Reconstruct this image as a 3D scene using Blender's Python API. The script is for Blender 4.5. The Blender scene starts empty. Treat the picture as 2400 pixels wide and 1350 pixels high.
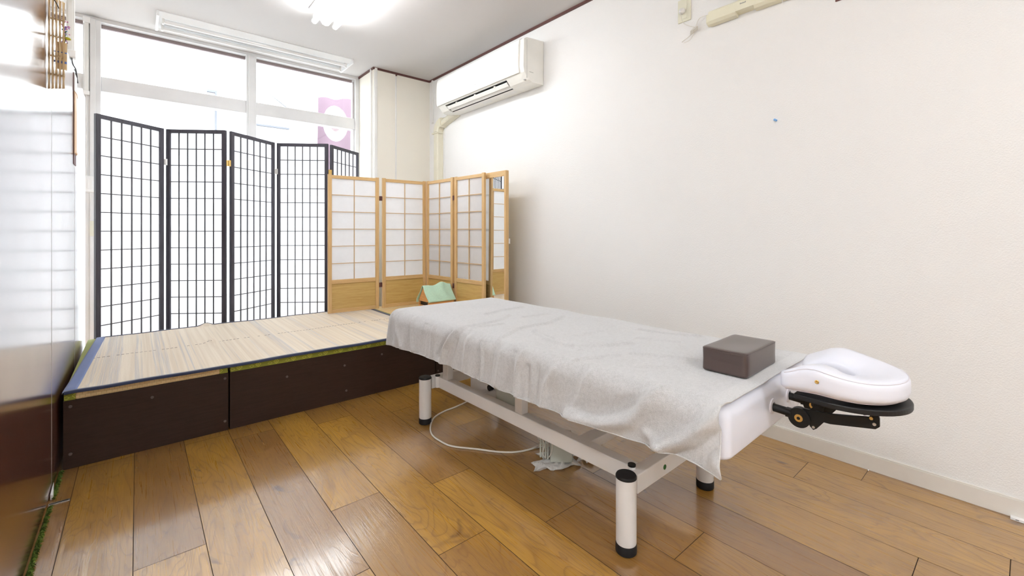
import bpy, math, random
import numpy as np
from mathutils import Vector, Matrix
random.seed(7)
PI = math.pi
SC = bpy.context.scene
COL = SC.collection

# ---------------------------------------------------------------- camera, world, exposure
YAW = math.atan2(878, 1035)
cd = bpy.data.cameras.new('camera')
cd.sensor_fit = 'HORIZONTAL'; cd.sensor_width = 36.0
cd.lens = 36.0 * 1035 / 2400
cd.shift_x = 0.0
cd.shift_y = -(675 - 542) / 2400
cd.clip_start = 0.02; cd.clip_end = 200
cam = bpy.data.objects.new('camera', cd); COL.objects.link(cam)
cam.location = (0, 0, 1.0); cam.rotation_euler = (PI / 2, 0, -YAW)
SC.camera = cam

WORLD_STRENGTH = 5.8
TUBE_STRENGTH = 31.0
w = bpy.data.worlds.new('overcast_sky'); SC.world = w; w.use_nodes = True
nt = w.node_tree; nt.nodes.clear()
wo = nt.nodes.new('ShaderNodeOutputWorld'); wb = nt.nodes.new('ShaderNodeBackground')
wb.inputs['Color'].default_value = (0.93, 0.965, 1.0, 1); wb.inputs['Strength'].default_value = WORLD_STRENGTH
nt.links.new(wb.outputs[0], wo.inputs[0])
SC.view_settings.view_transform = 'Standard'
SC.view_settings.look = 'None'
SC.view_settings.exposure = 0.74
SC.view_settings.gamma = 1.0
SC.view_settings.use_curve_mapping = False
SC.cycles.max_bounces = 10
SC.cycles.diffuse_bounces = 6
SC.cycles.glossy_bounces = 5
SC.cycles.transmission_bounces = 6
SC.cycles.transparent_max_bounces = 12
SC.cycles.sample_clamp_indirect = 8.0

# ---------------------------------------------------------------- materials
def lin(r, g, b):
    f = lambda v: (v / 255 / 12.92) if v <= 10 else ((v / 255 + 0.055) / 1.055) ** 2.4
    return (f(r), f(g), f(b))

class M:
    """small wrapper for node materials"""
    def __init__(s, name, color=(.8, .8, .8), rough=.5, spec=.5, metal=0., coat=0., coat_rough=.1, sheen=0.):
        s.m = bpy.data.materials.new(name); s.m.use_nodes = True
        s.t = s.m.node_tree; s.b = s.t.nodes['Principled BSDF']
        s.out = s.t.nodes['Material Output']
        s.b.inputs['Base Color'].default_value = (*color, 1)
        s.b.inputs['Roughness'].default_value = rough
        s.b.inputs['Specular IOR Level'].default_value = spec
        s.b.inputs['Metallic'].default_value = metal
        s.b.inputs['Coat Weight'].default_value = coat
        s.b.inputs['Coat Roughness'].default_value = coat_rough
        s.b.inputs['Sheen Weight'].default_value = sheen
        s._tc = None
    def n(s, typ, **kw):
        nd = s.t.nodes.new(typ)
        for k, v in kw.items():
            if k in nd.inputs: 
                try: nd.inputs[k].default_value = v
                except Exception: pass
            else: setattr(nd, k, v)
        return nd
    def l(s, a, b): s.t.links.new(a, b)
    def pos(s, scale=(1, 1, 1), rot=(0, 0, 0), loc=(0, 0, 0), obj=True):
        if s._tc is None: s._tc = s.n('ShaderNodeTexCoord')
        mp = s.n('ShaderNodeMapping')
        mp.inputs['Scale'].default_value = scale; mp.inputs['Rotation'].default_value = rot; mp.inputs['Location'].default_value = loc
        s.l(s._tc.outputs['Object'], mp.inputs['Vector'])
        return mp.outputs['Vector']
    def noise(s, vec, scale=5., detail=3., rough=.5, dist=0.):
        nd = s.n('ShaderNodeTexNoise'); nd.inputs['Scale'].default_value = scale; nd.inputs['Detail'].default_value = detail
        nd.inputs['Roughness'].default_value = rough; nd.inputs['Distortion'].default_value = dist
        s.l(vec, nd.inputs['Vector']); return nd.outputs['Fac']
    def ramp(s, fac, stops, interp='LINEAR'):
        r = s.n('ShaderNodeValToRGB'); cr = r.color_ramp; cr.interpolation = interp
        while len(cr.elements) < len(stops): cr.elements.new(.5)
        for e, (p, c) in zip(cr.elements, stops):
            e.position = p; e.color = (*c, 1) if len(c) == 3 else c
        s.l(fac, r.inputs[0]); return r.outputs['Color']
    def mix(s, fac, a, b, mode='MIX'):
        nd = s.n('ShaderNodeMix'); nd.data_type = 'RGBA'; nd.blend_type = mode
        for sock, v in ((0, fac), (6, a), (7, b)):
            if isinstance(v, (int, float)): nd.inputs[sock].default_value = v
            elif isinstance(v, tuple): nd.inputs[sock].default_value = (*v, 1) if len(v) == 3 else v
            else: s.l(v, nd.inputs[sock])
        return nd.outputs[2]
    def math(s, op, a, b=0.):
        nd = s.n('ShaderNodeMath'); nd.operation = op
        for i, v in enumerate((a, b)):
            if isinstance(v, (int, float)): nd.inputs[i].default_value = v
            else: s.l(v, nd.inputs[i])
        return nd.outputs[0]
    def bump(s, h, strength=.3, dist=.002, prev=None):
        b = s.n('ShaderNodeBump'); b.inputs['Strength'].default_value = strength; b.inputs['Distance'].default_value = dist
        s.l(h, b.inputs['Height'])
        if prev is not None: s.l(prev, b.inputs['Normal'])
        s.l(b.outputs[0], s.b.inputs['Normal']); return b.outputs[0]
    def color(s, c): s.l(c, s.b.inputs['Base Color']); return s
    def rough(s, c): s.l(c, s.b.inputs['Roughness']); return s

def plain(name, color, rough=.5, bumpy=0., bscale=60., var=.04, **kw):
    m = M(name, color, rough, **kw)
    v = m.pos()
    nz = m.noise(v, bscale * .1, 3)
    lo = tuple(c * (1 - var) for c in color); hi = tuple(min(1, c * (1 + var)) for c in color)
    m.color(m.ramp(nz, [(.3, lo), (.7, hi)]))
    if bumpy: m.bump(m.noise(v, bscale, 3), bumpy, .001)
    return m.m

MAT = {}
# wallpaper with a fine pebbled relief
def wallpaper(name, col, rel=.55):
    m = M(name, col, .75, spec=.3)
    v = m.pos()
    a = m.noise(v, 190, 2, .6)
    m.color(m.ramp(m.noise(v, 1.3, 3), [(.3, tuple(c * .975 for c in col)), (.7, col)]))
    m.bump(a, rel, .0022)
    return m.m
MAT['wallpaper'] = wallpaper('wallpaper_white', (.83, .83, .82), .7)
MAT['wall_cream'] = wallpaper('wallpaper_cream', (.82, .79, .71), .3)
MAT['wall_white'] = wallpaper('wall_paint_white', (.84, .84, .83), .1)
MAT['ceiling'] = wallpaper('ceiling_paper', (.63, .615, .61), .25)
MAT['white_metal'] = plain('window_aluminium_white', (.72, .72, .72), .35)
MAT['aluminium'] = plain('silver_track', (.55, .55, .55), .3, metal=.8)
MAT['sash_brown'] = plain('sash_strip_brown', (.25, .2, .2), .6)
MAT['white_plastic'] = plain('white_plastic', (.82, .82, .81), .35)
MAT['conduit'] = plain('white_conduit', (.76, .76, .74), .4)
MAT['cream_plastic'] = plain('cream_plastic', (.78, .76, .60), .4)
MAT['duct_cream'] = plain('duct_cream', (.74, .71, .58), .45)
MAT['outlet_cream'] = plain('outlet_cream', (.72, .71, .58), .4)
MAT['ac_body'] = plain('air_conditioner_white', (.85, .845, .80), .35)
MAT['ac_panel'] = plain('air_conditioner_panel', (.90, .90, .87), .25)
MAT['grey_mark'] = plain('grey_print', (.35, .35, .34), .6)
MAT['black_plastic'] = plain('black_plastic', (.008, .008, .009), .45, bumpy=.15, bscale=300, spec=.35)
MAT['black_metal'] = plain('black_metal', (.006, .006, .006), .4, spec=.3)
MAT['rubber'] = plain('black_rubber', (.007, .007, .008), .5, spec=.3)
MAT['brass'] = plain('brass', (.65, .45, .16), .3, metal=1.)
MAT['steel'] = plain('steel', (.6, .6, .6), .3, metal=1.)
MAT['bed_white'] = plain('bed_frame_white_metal', (.74, .73, .72), .3)
MAT['cap_dark'] = plain('cap_dark', (.11, .085, .08), .4)
MAT['green_dot'] = plain('green_sticker', (.02, .12, .02), .5)
MAT['trim_brown'] = plain('trim_brown', (.10, .035, .03), .5)
MAT['baseboard'] = plain('baseboard_vinyl', (.74, .71, .66), .45)
MAT['blue_pin'] = plain('blue_pin', (.18, .42, .80), .3)
MAT['board_dark'] = None

def grain(name, c1, c2, scale, rough=.45, spec=.5, sc2=4., coat=0.):
    m = M(name, c1, rough, spec=spec, coat=coat)
    v = m.pos(scale)
    a = m.noise(v, sc2, 5, .6, .6)
    m.color(m.ramp(a, [(.30, c2), (.62, c1)]))
    m.bump(a, .08, .001)
    return m.m
MAT['board_dark'] = grain('platform_board_dark', (.036, .016, .009), (.023, .010, .005), (3, 3, 40), .5, .3)
MAT['screen_black'] = grain('screen_frame_black', (.060, .057, .075), (.038, .036, .048), (30, 30, 2), .5)
MAT['lattice_black'] = plain('lattice_black', (.05, .046, .055), .5)
NW1, NW2 = (.62, .42, .20), (.52, .32, .125)
MAT['wood_v'] = grain('pale_wood_upright', NW1, NW2, (40, 40, 1.5), .42)
MAT['wood_h'] = grain('pale_wood_rail', NW1, NW2, (2, 2, 45), .42)
MAT['wood_panel'] = grain('pale_wood_panel', (.54, .37, .13), (.44, .28, .08), (1.6, 1.6, 22), .42)
MAT['wood_lattice'] = plain('pale_wood_lattice', (.56, .38, .20), .5)
MAT['box_wood'] = grain('box_wood_orange', (.66, .34, .12), (.54, .26, .08), (3, 3, 25), .45)
MAT['trellis_wood'] = grain('trellis_bamboo', (.78, .62, .38), (.66, .48, .26), (20, 20, 3), .55)

# glossy reddish brown partition laminate
m = M('partition_laminate', (.1, .03, .02), .2, spec=.9, coat=1.0, coat_rough=.17)
m.b.inputs['Coat IOR'].default_value = 1.7
v = m.pos((25, 25, 1.2)); a = m.noise(v, 3, 5, .6, .3)
m.color(m.ramp(a, [(.3, (.085, .022, .012)), (.7, (.15, .048, .026))]))
m.rough(m.ramp(m.noise(m.pos((1, 1, 1)), 5, 4), [(.3, (.17,) * 3), (.7, (.24,) * 3)]))
MAT['laminate'] = m.m

# floor planks: tone per plank from a colour attribute, grain stretched along the planks
m = M('floor_wood', (.4, .2, .06), .3, spec=.5, coat=1.0, coat_rough=.12)
m.b.inputs['Coat IOR'].default_value = 1.72
at = m.n('ShaderNodeAttribute'); at.attribute_name = 'tone'
sep = m.n('ShaderNodeSeparateColor'); m.l(at.outputs['Color'], sep.inputs[0])
tone, offs = sep.outputs[0], sep.outputs[1]
tc = m.n('ShaderNodeTexCoord'); comb = m.n('ShaderNodeCombineXYZ')
m.l(m.math('MULTIPLY', offs, 37.), comb.inputs[2])
m.l(m.math('MULTIPLY', offs, 11.), comb.inputs[1])
add = m.n('ShaderNodeVectorMath'); m.l(tc.outputs['Object'], add.inputs[0]); m.l(comb.outputs[0], add.inputs[1])
def mp(scale):
    q = m.n('ShaderNodeMapping'); q.inputs['Scale'].default_value = scale; m.l(add.outputs[0], q.inputs['Vector']); return q.outputs[0]
fine = m.noise(mp((150, 2.2, 1)), 1.6, 5, .65, .5)
broad = m.noise(mp((6, 1.6, 1)), 1.0, 4, .55, .8)
warp = m.noise(mp((5.5, 1.0, 1)), 1.0, 3, .55, .6)
rings = m.math('FRACT', m.math('MULTIPLY', warp, 22.))
ringl = m.ramp(rings, [(0., (1, 1, 1)), (.18, (.25, .25, .25)), (.45, (0, 0, 0)), (.9, (.1, .1, .1)), (1., (1, 1, 1))])
knots = m.noise(mp((6.5, 4.0, 1)), 1.25, 3, .6, .9)
base = m.mix(tone, (.56, .305, .036), (.225, .105, .032))
c0 = m.mix(m.ramp(broad, [(.36, (.0, .0, .0)), (.66, (1, 1, 1))]), m.mix(.42, base, (.17, .075, .025)), base)
c1 = m.mix(m.math('MULTIPLY', ringl, .55), c0, (.19, .085, .022))
c2 = m.mix(m.math('MULTIPLY', m.ramp(fine, [(.36, (1, 1, 1)), (.56, (0, 0, 0))]), .34), c1, (.18, .080, .020))
c4 = m.mix(m.math('MULTIPLY', m.ramp(knots, [(.66, (0, 0, 0)), (.76, (1, 1, 1))]), .85), c2, (.075, .028, .014))
m.color(c4)
m.rough(m.ramp(fine, [(.35, (.36,) * 3), (.65, (.26,) * 3)]))
hgt = m.mix(.4, m.ramp(fine, [(.36, (0, 0, 0)), (.48, (1, 1, 1))]), ringl)
bn = m.bump(hgt, .14, .0012)
m.l(bn, m.b.inputs['Coat Normal'])
MAT['floor'] = m.m
MAT['subfloor'] = plain('floor_gap', (.05, .025, .012), .8)

# rush mat: stripes running across the mat
m = M('rush_mat', (.7, .62, .5), .6)
v1 = m.noise(m.pos((1, .004, 1)), 13, 6, .85, 0)
v2 = m.noise(m.pos((1, .01, 1), loc=(5, 0, 0)), 60, 2, .6)
v3 = m.noise(m.pos((1, .1, 1), loc=(9, 0, 0)), 240, 1, .5)
base = m.mix(m.ramp(v2, [(.35, (0, 0, 0)), (.65, (1, 1, 1))]), (.68, .575, .44), (.78, .69, .555))
st = m.ramp(v1, [(.52, (0, 0, 0)), (.575, (1, 1, 1)), (.61, (0, 0, 0)), (.64, (.9, .9, .9)), (.70, (0, 0, 0))])
c = m.mix(m.math('MULTIPLY', st, .60), base, (.40, .42, .47))
m.color(c); m.bump(v3, .35, .001)
MAT['rush'] = m.m
MAT['navy'] = plain('navy_cloth', (.013, .024, .072), .7, bumpy=.3, bscale=500, sheen=.3)
MAT['navy_light'] = plain('blue_cloth', (.075, .13, .33), .7, bumpy=.3, bscale=500, sheen=.3)
# tatami weave
m = M('tatami_weave', (.66, .5, .24), .65)
br = m.n('ShaderNodeTexBrick'); br.offset = .5
br.inputs['Color1'].default_value = (.80, .62, .33, 1); br.inputs['Color2'].default_value = (.72, .54, .27, 1); br.inputs['Mortar'].default_value = (.52, .37, .17, 1)
br.inputs['Scale'].default_value = 1.; br.inputs['Brick Width'].default_value = .017; br.inputs['Row Height'].default_value = .011; br.inputs['Mortar Size'].default_value = .0006
mp0 = m.n('ShaderNodeTexCoord'); sp = m.n('ShaderNodeSeparateXYZ'); m.l(mp0.outputs['Object'], sp.inputs[0])
cb = m.n('ShaderNodeCombineXYZ'); m.l(sp.outputs[0], cb.inputs[0]); m.l(m.math('ADD', sp.outputs[1], sp.outputs[2]), cb.inputs[1])
m.l(cb.outputs[0], br.inputs['Vector']); m.color(br.outputs['Color']); m.bump(br.outputs['Fac'], .4, .001)
MAT['tatami'] = m.m
# green brocade border with a diamond pattern
m = M('green_brocade', (.25, .28, .03), .55)
tcx = m.n('ShaderNodeTexCoord'); sp = m.n('ShaderNodeSeparateXYZ'); m.l(tcx.outputs['Object'], sp.inputs[0])
s_ = m.math('ADD', sp.outputs[0], sp.outputs[1])
def tri(val, per, off=0.):
    f = m.math('FRACT', m.math('DIVIDE', m.math('ADD', val, off), per))
    return m.math('MULTIPLY', m.math('ABSOLUTE', m.math('SUBTRACT', f, .5)), per)
d1 = m.math('ADD', tri(s_, .085), m.math('ABSOLUTE', m.math('SUBTRACT', sp.outputs[2], .305)))
d2 = m.math('ADD', tri(s_, .085, .03), m.math('MULTIPLY', m.math('ABSOLUTE', m.math('SUBTRACT', sp.outputs[2], .300)), 1.4))
def ring(d, r, wd): return m.math('LESS_THAN', m.math('ABSOLUTE', m.math('SUBTRACT', d, r)), wd)
k = m.math('MAXIMUM', m.math('MAXIMUM', ring(d1, .012, .0016), ring(d1, .004, .0012)), ring(d2, .010, .0013))
wvx = m.noise(m.pos((400, 400, 400)), 1., 1)
bc = m.mix(wvx, (.17, .20, .012), (.34, .36, .035))
m.color(m.mix(k, bc, (.62, .60, .08))); m.bump(wvx, .3, .0006)
MAT['heri'] = m.m

# shoji papers: thin translucent sheet
def paper(name, col, tr=.5):
    m = M(name, col, .8, spec=.2)
    t = m.n('ShaderNodeBsdfTranslucent'); t.inputs['Color'].default_value = (*col, 1)
    v = m.pos(); fib = m.noise(v, 25, 4, .6)
    cc = m.ramp(fib, [(.3, tuple(c * .97 for c in col)), (.7, col)]); m.color(cc); m.l(cc, t.inputs['Color'])
    mx = m.n('ShaderNodeMixShader'); mx.inputs[0].default_value = tr
    m.l(m.b.outputs[0], mx.inputs[1]); m.l(t.outputs[0], mx.inputs[2]); m.l(mx.outputs[0], m.out.inputs[0])
    return m.m
MAT['paper'] = paper('screen_paper_white', (.93, .94, .97), .48)
MAT['paper2'] = paper('screen_paper_warm', (.88, .88, .90), .45)

# window glass
m = M('window_glass'); m.t.nodes.remove(m.b)
tr = m.n('ShaderNodeBsdfTransparent'); tr.inputs['Color'].default_value = (.95, .975, .97, 1)
gl = m.n('ShaderNodeBsdfGlossy'); gl.inputs['Roughness'].default_value = .02
fr = m.n('ShaderNodeFresnel'); fr.inputs['IOR'].default_value = 1.45
mx = m.n('ShaderNodeMixShader'); m.l(fr.outputs[0], mx.inputs[0]); m.l(tr.outputs[0], mx.inputs[1]); m.l(gl.outputs[0], mx.inputs[2]); m.l(mx.outputs[0], m.out.inputs[0])
MAT['glass'] = m.m
MAT['mirror'] = M('mirror_glass', (.92, .94, .93), .01, metal=1.).m

# terry cloth
def terry(name, col, bs=.9, sc=420, sheen=.5):
    m = M(name, col, .9, spec=.1, sheen=sheen)
    v = m.pos()
    a = m.noise(v, sc, 2, .7); b = m.noise(v, sc * .22, 3, .6)
    h = m.mix(.35, a, b)
    m.color(m.ramp(h, [(.36, tuple(c * .78 for c in col)), (.58, col)]))
    m.bump(h, bs, .004)
    return m.m
MAT['towel'] = terry('grey_terry_towel', (.60, .60, .605))
MAT['towel_hem'] = terry('towel_hem_band', (.63, .63, .635), .35, 700)
MAT['green_towel'] = terry('pale_green_cloth', (.50, .72, .56), .25, 500, .3)
MAT['vinyl_white'] = plain('white_vinyl', (.78, .80, .89), .32, bumpy=.06, bscale=25)
MAT['vinyl_seam'] = plain('white_vinyl_seam', (.74, .72, .78), .4)
MAT['vinyl_beige'] = plain('beige_underside', (.72, .62, .56), .5)
MAT['vinyl_brown'] = plain('brown_vinyl', (.065, .042, .037), .30, bumpy=.05, bscale=30, coat=.3)
MAT['vinyl_brown_seam'] = plain('brown_vinyl_seam', (.05, .03, .027), .4)
MAT['box_grey'] = plain('control_box_grey', (.50, .52, .46), .5)
MAT['cable_white'] = plain('cable_white', (.72, .69, .62), .45)
MAT['cable_black'] = plain('cable_black', (.03, .03, .035), .5)
MAT['tissue'] = paper('crumpled_plastic_white', (.82, .83, .82), .3)
MAT['grass'] = plain('artificial_grass', (.12, .19, .03), .6, var=.4, bscale=400)
m = M('lamp_tube', (1, 1, 1), .4)
m.b.inputs['Emission Color'].default_value = (.97, .985, 1.0, 1); m.b.inputs['Emission Strength'].default_value = TUBE_STRENGTH
MAT['tube'] = m.m
m = M('lamp_tube_fill', (1, 1, 1), .4)  # brighter tubes used only by the two added fill lamps
m.b.inputs['Emission Color'].default_value = (.97, .985, 1., 1); m.b.inputs['Emission Strength'].default_value = 70.
MAT['tube_fill'] = m.m
MAT['tube_off'] = plain('unlit_tube', (.85, .86, .87), .2)
MAT['reflector'] = plain('reflector_white', (.80, .81, .82), .3)
MAT['flag_mauve'] = plain('banner_mauve', (.15, .10, .132), .8)
MAT['flag_pink'] = plain('banner_pink', (.17, .13, .14), .8)
MAT['flag_white'] = plain('banner_white', (.6, .6, .6), .8)
MAT['ext_wall'] = plain('outside_wall', (.62, .62, .62), .9)
MAT['ext_edge'] = plain('outside_edge', (.115, .122, .14), .8)
MAT['ext_ground'] = plain('asphalt', (.35, .35, .35), .9)
MAT['flower_violet'] = plain('flower_violet', (.42, .25, .60), .7)
MAT['flower_pink'] = plain('flower_pink', (.65, .30, .55), .7)
MAT['flower_blue'] = plain('flower_blue', (.12, .22, .65), .7)
MAT['leaf_yellow'] = plain('leaf_yellow', (.50, .50, .02), .6)
MAT['leaf_green'] = plain('leaf_green', (.08, .16, .06), .6)
MAT['card_orange'] = plain('strip_orange', (.62, .42, .26), .6)

# ---------------------------------------------------------------- mesh helpers
class MB:
    def __init__(s): s.v = []; s.f = []; s.mi = []; s.cur = 0
    def add(s, vs, fs):
        o = len(s.v); s.v += [tuple(p) for p in vs]; s.f += [tuple(i + o for i in f) for f in fs]; s.mi += [s.cur] * len(fs); return s
    def box(s, x0, x1, y0, y1, z0, z1):
        return s.add([(x0, y0, z0), (x1, y0, z0), (x1, y1, z0), (x0, y1, z0), (x0, y0, z1), (x1, y0, z1), (x1, y1, z1), (x0, y1, z1)],
                     [(0, 3, 2, 1), (4, 5, 6, 7), (0, 1, 5, 4), (1, 2, 6, 5), (2, 3, 7, 6), (3, 0, 4, 7)])
    def obox(s, p0, p1, off, depth, z0, z1):
        """box whose footprint runs p0->p1 in plan, thickness `depth` centred `off` from the line"""
        p0 = Vector(p0); p1 = Vector(p1); d = (p1 - p0).normalized(); n = Vector((-d.y, d.x))
        a = n * (off - depth / 2); b = n * (off + depth / 2)
        q = [p0 + a, p1 + a, p1 + b, p0 + b]
        vs = [(*r, z0) for r in q] + [(*r, z1) for r in q]
        return s.add(vs, [(0, 3, 2, 1), (4, 5, 6, 7), (0, 1, 5, 4), (1, 2, 6, 5), (2, 3, 7, 6), (3, 0, 4, 7)])
    def prism(s, prof, axis, a, b):
        """profile [(p,q)] extruded along axis 'x','y','z' from a to b"""
        n = len(prof)
        def mk(p, q, t): return {'x': (t, p, q), 'y': (p, t, q), 'z': (p, q, t)}[axis]
        vs = [mk(p, q, a) for p, q in prof] + [mk(p, q, b) for p, q in prof]
        fs = [tuple(range(n))[::-1], tuple(range(n, 2 * n))] + [(i, (i + 1) % n, n + (i + 1) % n, n + i) for i in range(n)]
        return s.add(vs, fs)
    def cyl(s, p0, p1, r, n=20, r2=None, cap=True):
        p0 = Vector(p0); p1 = Vector(p1); d = (p1 - p0).normalized(); r2 = r if r2 is None else r2
        u = d.orthogonal().normalized(); v = d.cross(u)
        vs = []
        for p, rr in ((p0, r), (p1, r2)):
            for i in range(n):
                a = 2 * PI * i / n; vs.append(p + (u * math.cos(a) + v * math.sin(a)) * rr)
        fs = [(i, (i + 1) % n, n + (i + 1) % n, n + i) for i in range(n)]
        if cap: fs += [tuple(range(n))[::-1], tuple(range(n, 2 * n))]
        return s.add(vs, fs)
    def lathe(s, c, prof, n=28, axis=(0, 0, 1)):
        """prof [(radius, height)] revolved about axis through c"""
        c = Vector(c); d = Vector(axis).normalized(); u = d.orthogonal().normalized(); v = d.cross(u)
        vs = []
        for r, h in prof:
            for i in range(n):
                a = 2 * PI * i / n; vs.append(c + d * h + (u * math.cos(a) + v * math.sin(a)) * r)
        m = len(prof); fs = []
        for j in range(m - 1):
            for i in range(n): fs.append((j * n + i, j * n + (i + 1) % n, (j + 1) * n + (i + 1) % n, (j + 1) * n + i))
        fs.append(tuple(range(n))[::-1]); fs.append(tuple(range((m - 1) * n, m * n)))
        return s.add(vs, fs)
    def tube(s, pts, r, n=8, sub=6, closed=False):
        P = [Vector(p) for p in pts]
        if sub > 1 and len(P) > 2:
            Q = []
            for i in range(len(P) - 1):
                a = P[max(i - 1, 0)]; b = P[i]; c = P[i + 1]; d = P[min(i + 2, len(P) - 1)]
                for k in range(sub):
                    t = k / sub
                    Q.append(.5 * ((2 * b) + (-a + c) * t + (2 * a - 5 * b + 4 * c - d) * t * t + (-a + 3 * b - 3 * c + d) * t ** 3))
            Q.append(P[-1]); P = Q
        vs = []; prev = None
        for i, p in enumerate(P):
            d = (P[min(i + 1, len(P) - 1)] - P[max(i - 1, 0)])
            if d.length < 1e-9: d = Vector((0, 0, 1))
            d.normalize()
            if prev is None: u = d.orthogonal().normalized()
            else:
                u = prev - d * prev.dot(d)
                u = u.normalized() if u.length > 1e-6 else d.orthogonal().normalized()
            prev = u; v = d.cross(u)
            for k in range(n):
                a = 2 * PI * k / n; vs.append(p + (u * math.cos(a) + v * math.sin(a)) * r)
        m_ = len(P); fs = []
        for j in range(m_ - 1):
            for i in range(n): fs.append((j * n + i, j * n + (i + 1) % n, (j + 1) * n + (i + 1) % n, (j + 1) * n + i))
        fs.append(tuple(range(n))[::-1]); fs.append(tuple(range((m_ - 1) * n, m_ * n)))
        return s.add(vs, fs)
    def grid(s, A, flip=False):
        """A: rows x cols x 3"""
        R, C_ = A.shape[:2]
        fs = []
        for i in range(R - 1):
            for j in range(C_ - 1):
                q = (i * C_ + j, i * C_ + j + 1, (i + 1) * C_ + j + 1, (i + 1) * C_ + j)
                fs.append(q[::-1] if flip else q)
        return s.add([tuple(p) for p in A.reshape(-1, 3).tolist()], fs)
    def build(s, name, mat, parent=None, bevel=0., seg=2, smooth=False, origin=None, mats=None):
        me = bpy.data.meshes.new(name)
        vs = s.v
        o = bpy.data.objects.new(name, me)
        if origin is not None:
            ox = Vector(origin); vs = [tuple(Vector(p) - ox) for p in s.v]
        me.from_pydata(vs, [], s.f); me.update()
        for mm in (mats or [mat]): me.materials.append(MAT[mm] if isinstance(mm, str) else mm)
        if mats: me.polygons.foreach_set('material_index', s.mi)
        COL.objects.link(o)
        if smooth: me.polygons.foreach_set('use_smooth', [True] * len(me.polygons))
        if bevel:
            b = o.modifiers.new('bevel', 'BEVEL'); b.width = bevel; b.segments = seg; b.limit_method = 'ANGLE'; b.angle_limit = math.radians(40)
            b.harden_normals = False
        if origin is not None: o.location = origin
        if parent is not None:
            o.parent = parent
            if origin is None: o.matrix_parent_inverse = mworld(parent).inverted()
            else: o.matrix_parent_inverse = mworld(parent).inverted()
        return o
def mworld(o):
    mt = Matrix.LocRotScale(o.location, o.rotation_euler, o.scale)
    if o.parent is not None: return mworld(o.parent) @ o.matrix_parent_inverse @ mt
    return mt
def tag(o, label=None, cat=None, group=None, kind=None):
    if label: o['label'] = label
    if cat: o['category'] = cat
    if group: o['group'] = group
    if kind: o['kind'] = kind
    return o
def thing(name, loc, label, cat, group=None, rz=0):
    o = bpy.data.objects.new(name, None); COL.objects.link(o); o.location = loc; o.rotation_euler = (0, 0, rz)
    o.empty_display_size = .1
    return tag(o, label, cat, group)
def struct(o, label, cat): return tag(o, label, cat, kind='structure')
def smooth_by_angle(o, ang=40):
    me = o.data
    me.polygons.foreach_set('use_smooth', [True] * len(me.polygons))
    try: me.set_sharp_from_angle(angle=math.radians(ang))
    except Exception: pass
    return o

ZC = 2.573   # ceiling
XR = 2.338   # right wall
YB = 4.09    # pillar front face
YW = 4.50    # window plane
XP = -0.25   # face of the brown partition
YN = -2.6; XL = -2.2

# ---------------------------------------------------------------- floor
seams = [-0.19, -.01, .168, .347, .527, .708, .89, 1.07, 1.248, 1.435, 1.62, 1.825, 2.03, 2.215, XR]
x = -0.19
while x > XL: x -= .18; seams.insert(0, max(x, XL))
ends = {-1: ([2.31], [.75, .7]), 0: ([1.38], [.35, .32, .3]), 1: ([1.71], [.15, .62]), 2: ([1.36, 2.565], [.3, .25, .3]), 3: ([1.273, 2.48], [.42, .72, .55]),
        4: ([1.62], [.6, .18]), 5: ([1.185, 2.397], [.45, .12, .6]), 6: ([1.537], [.18, .62]), 7: ([1.083, 2.29], [.68, .55, .5]),
        8: ([.706, 1.906], [.55, .62, .3]), 9: ([1.175], [.8, .5]), 10: ([.226, 1.43], [.55, .35, .4]), 11: ([.043, 1.25], [.45, .30, .3]),
        12: ([.628], [.25, .38]), 13: ([.445], [.35, .22])}
fb = MB(); tones = []
i0 = seams.index(-0.19)
for i in range(len(seams) - 1):
    a, b = seams[i], seams[i + 1]
    if b - a < .01: continue
    js, ts = ends.get(i - i0, ([random.uniform(-.5, .7)], [random.random(), random.random()]))
    js = list(js); ts = list(ts)
    while js[0] - 1.21 > YN: js.insert(0, js[0] - 1.21); ts.insert(0, random.uniform(.15, .7))
    while js[-1] + 1.21 < 4.5: js.append(js[-1] + 1.21); ts.append(random.uniform(.15, .7))
    ys = [YN] + js + [4.5]
    for k in range(len(ys) - 1):
        g = .0011
        fb.add([(a + g, ys[k] + g, 0), (b - g, ys[k] + g, 0), (b - g, ys[k + 1] - g, 0), (a + g, ys[k + 1] - g, 0)], [(0, 1, 2, 3)])
        tones.append((ts[min(k, len(ts) - 1)], random.random()))
nf = len(fb.f)
fb.cur = 1
fb.box(XL, XR, YN, 4.5, -.06, -.0025)
fl = fb.build('floor', None, mats=['floor', 'subfloor'])
ca = fl.data.color_attributes.new('tone', 'FLOAT_COLOR', 'CORNER')
for p in fl.data.polygons:
    t = tones[p.index] if p.index < nf else (0, 0)
    for li in p.loop_indices: ca.data[li].color = (t[0], t[1], 0, 1)
struct(fl, 'glossy wood plank floor in honey and brown tones', 'floor')

# ---------------------------------------------------------------- shell
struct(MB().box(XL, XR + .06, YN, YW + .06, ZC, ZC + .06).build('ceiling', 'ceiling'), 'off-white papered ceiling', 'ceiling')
struct(MB().box(XR, XR + .08, YN, YB, 0, ZC).build('wall_right', 'wallpaper'), 'long white textured wallpaper wall behind the massage table', 'wall')
wb_ = struct(MB().box(1.73, XR + .08, YB, YW + .08, 0, ZC).build('wall_back', 'wall_cream'), 'cream wall piece beside the window and behind the air duct', 'wall')
struct(MB().box(XL - .06, XL, YN, YW, 0, ZC).build('wall_left', 'wall_white'), 'white wall behind the brown partition', 'wall')
struct(MB().box(XL - .06, XR + .08, YN - .06, YN, 0, ZC).build('wall_front', 'wall_white'), 'white wall behind the viewer', 'wall')

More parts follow.
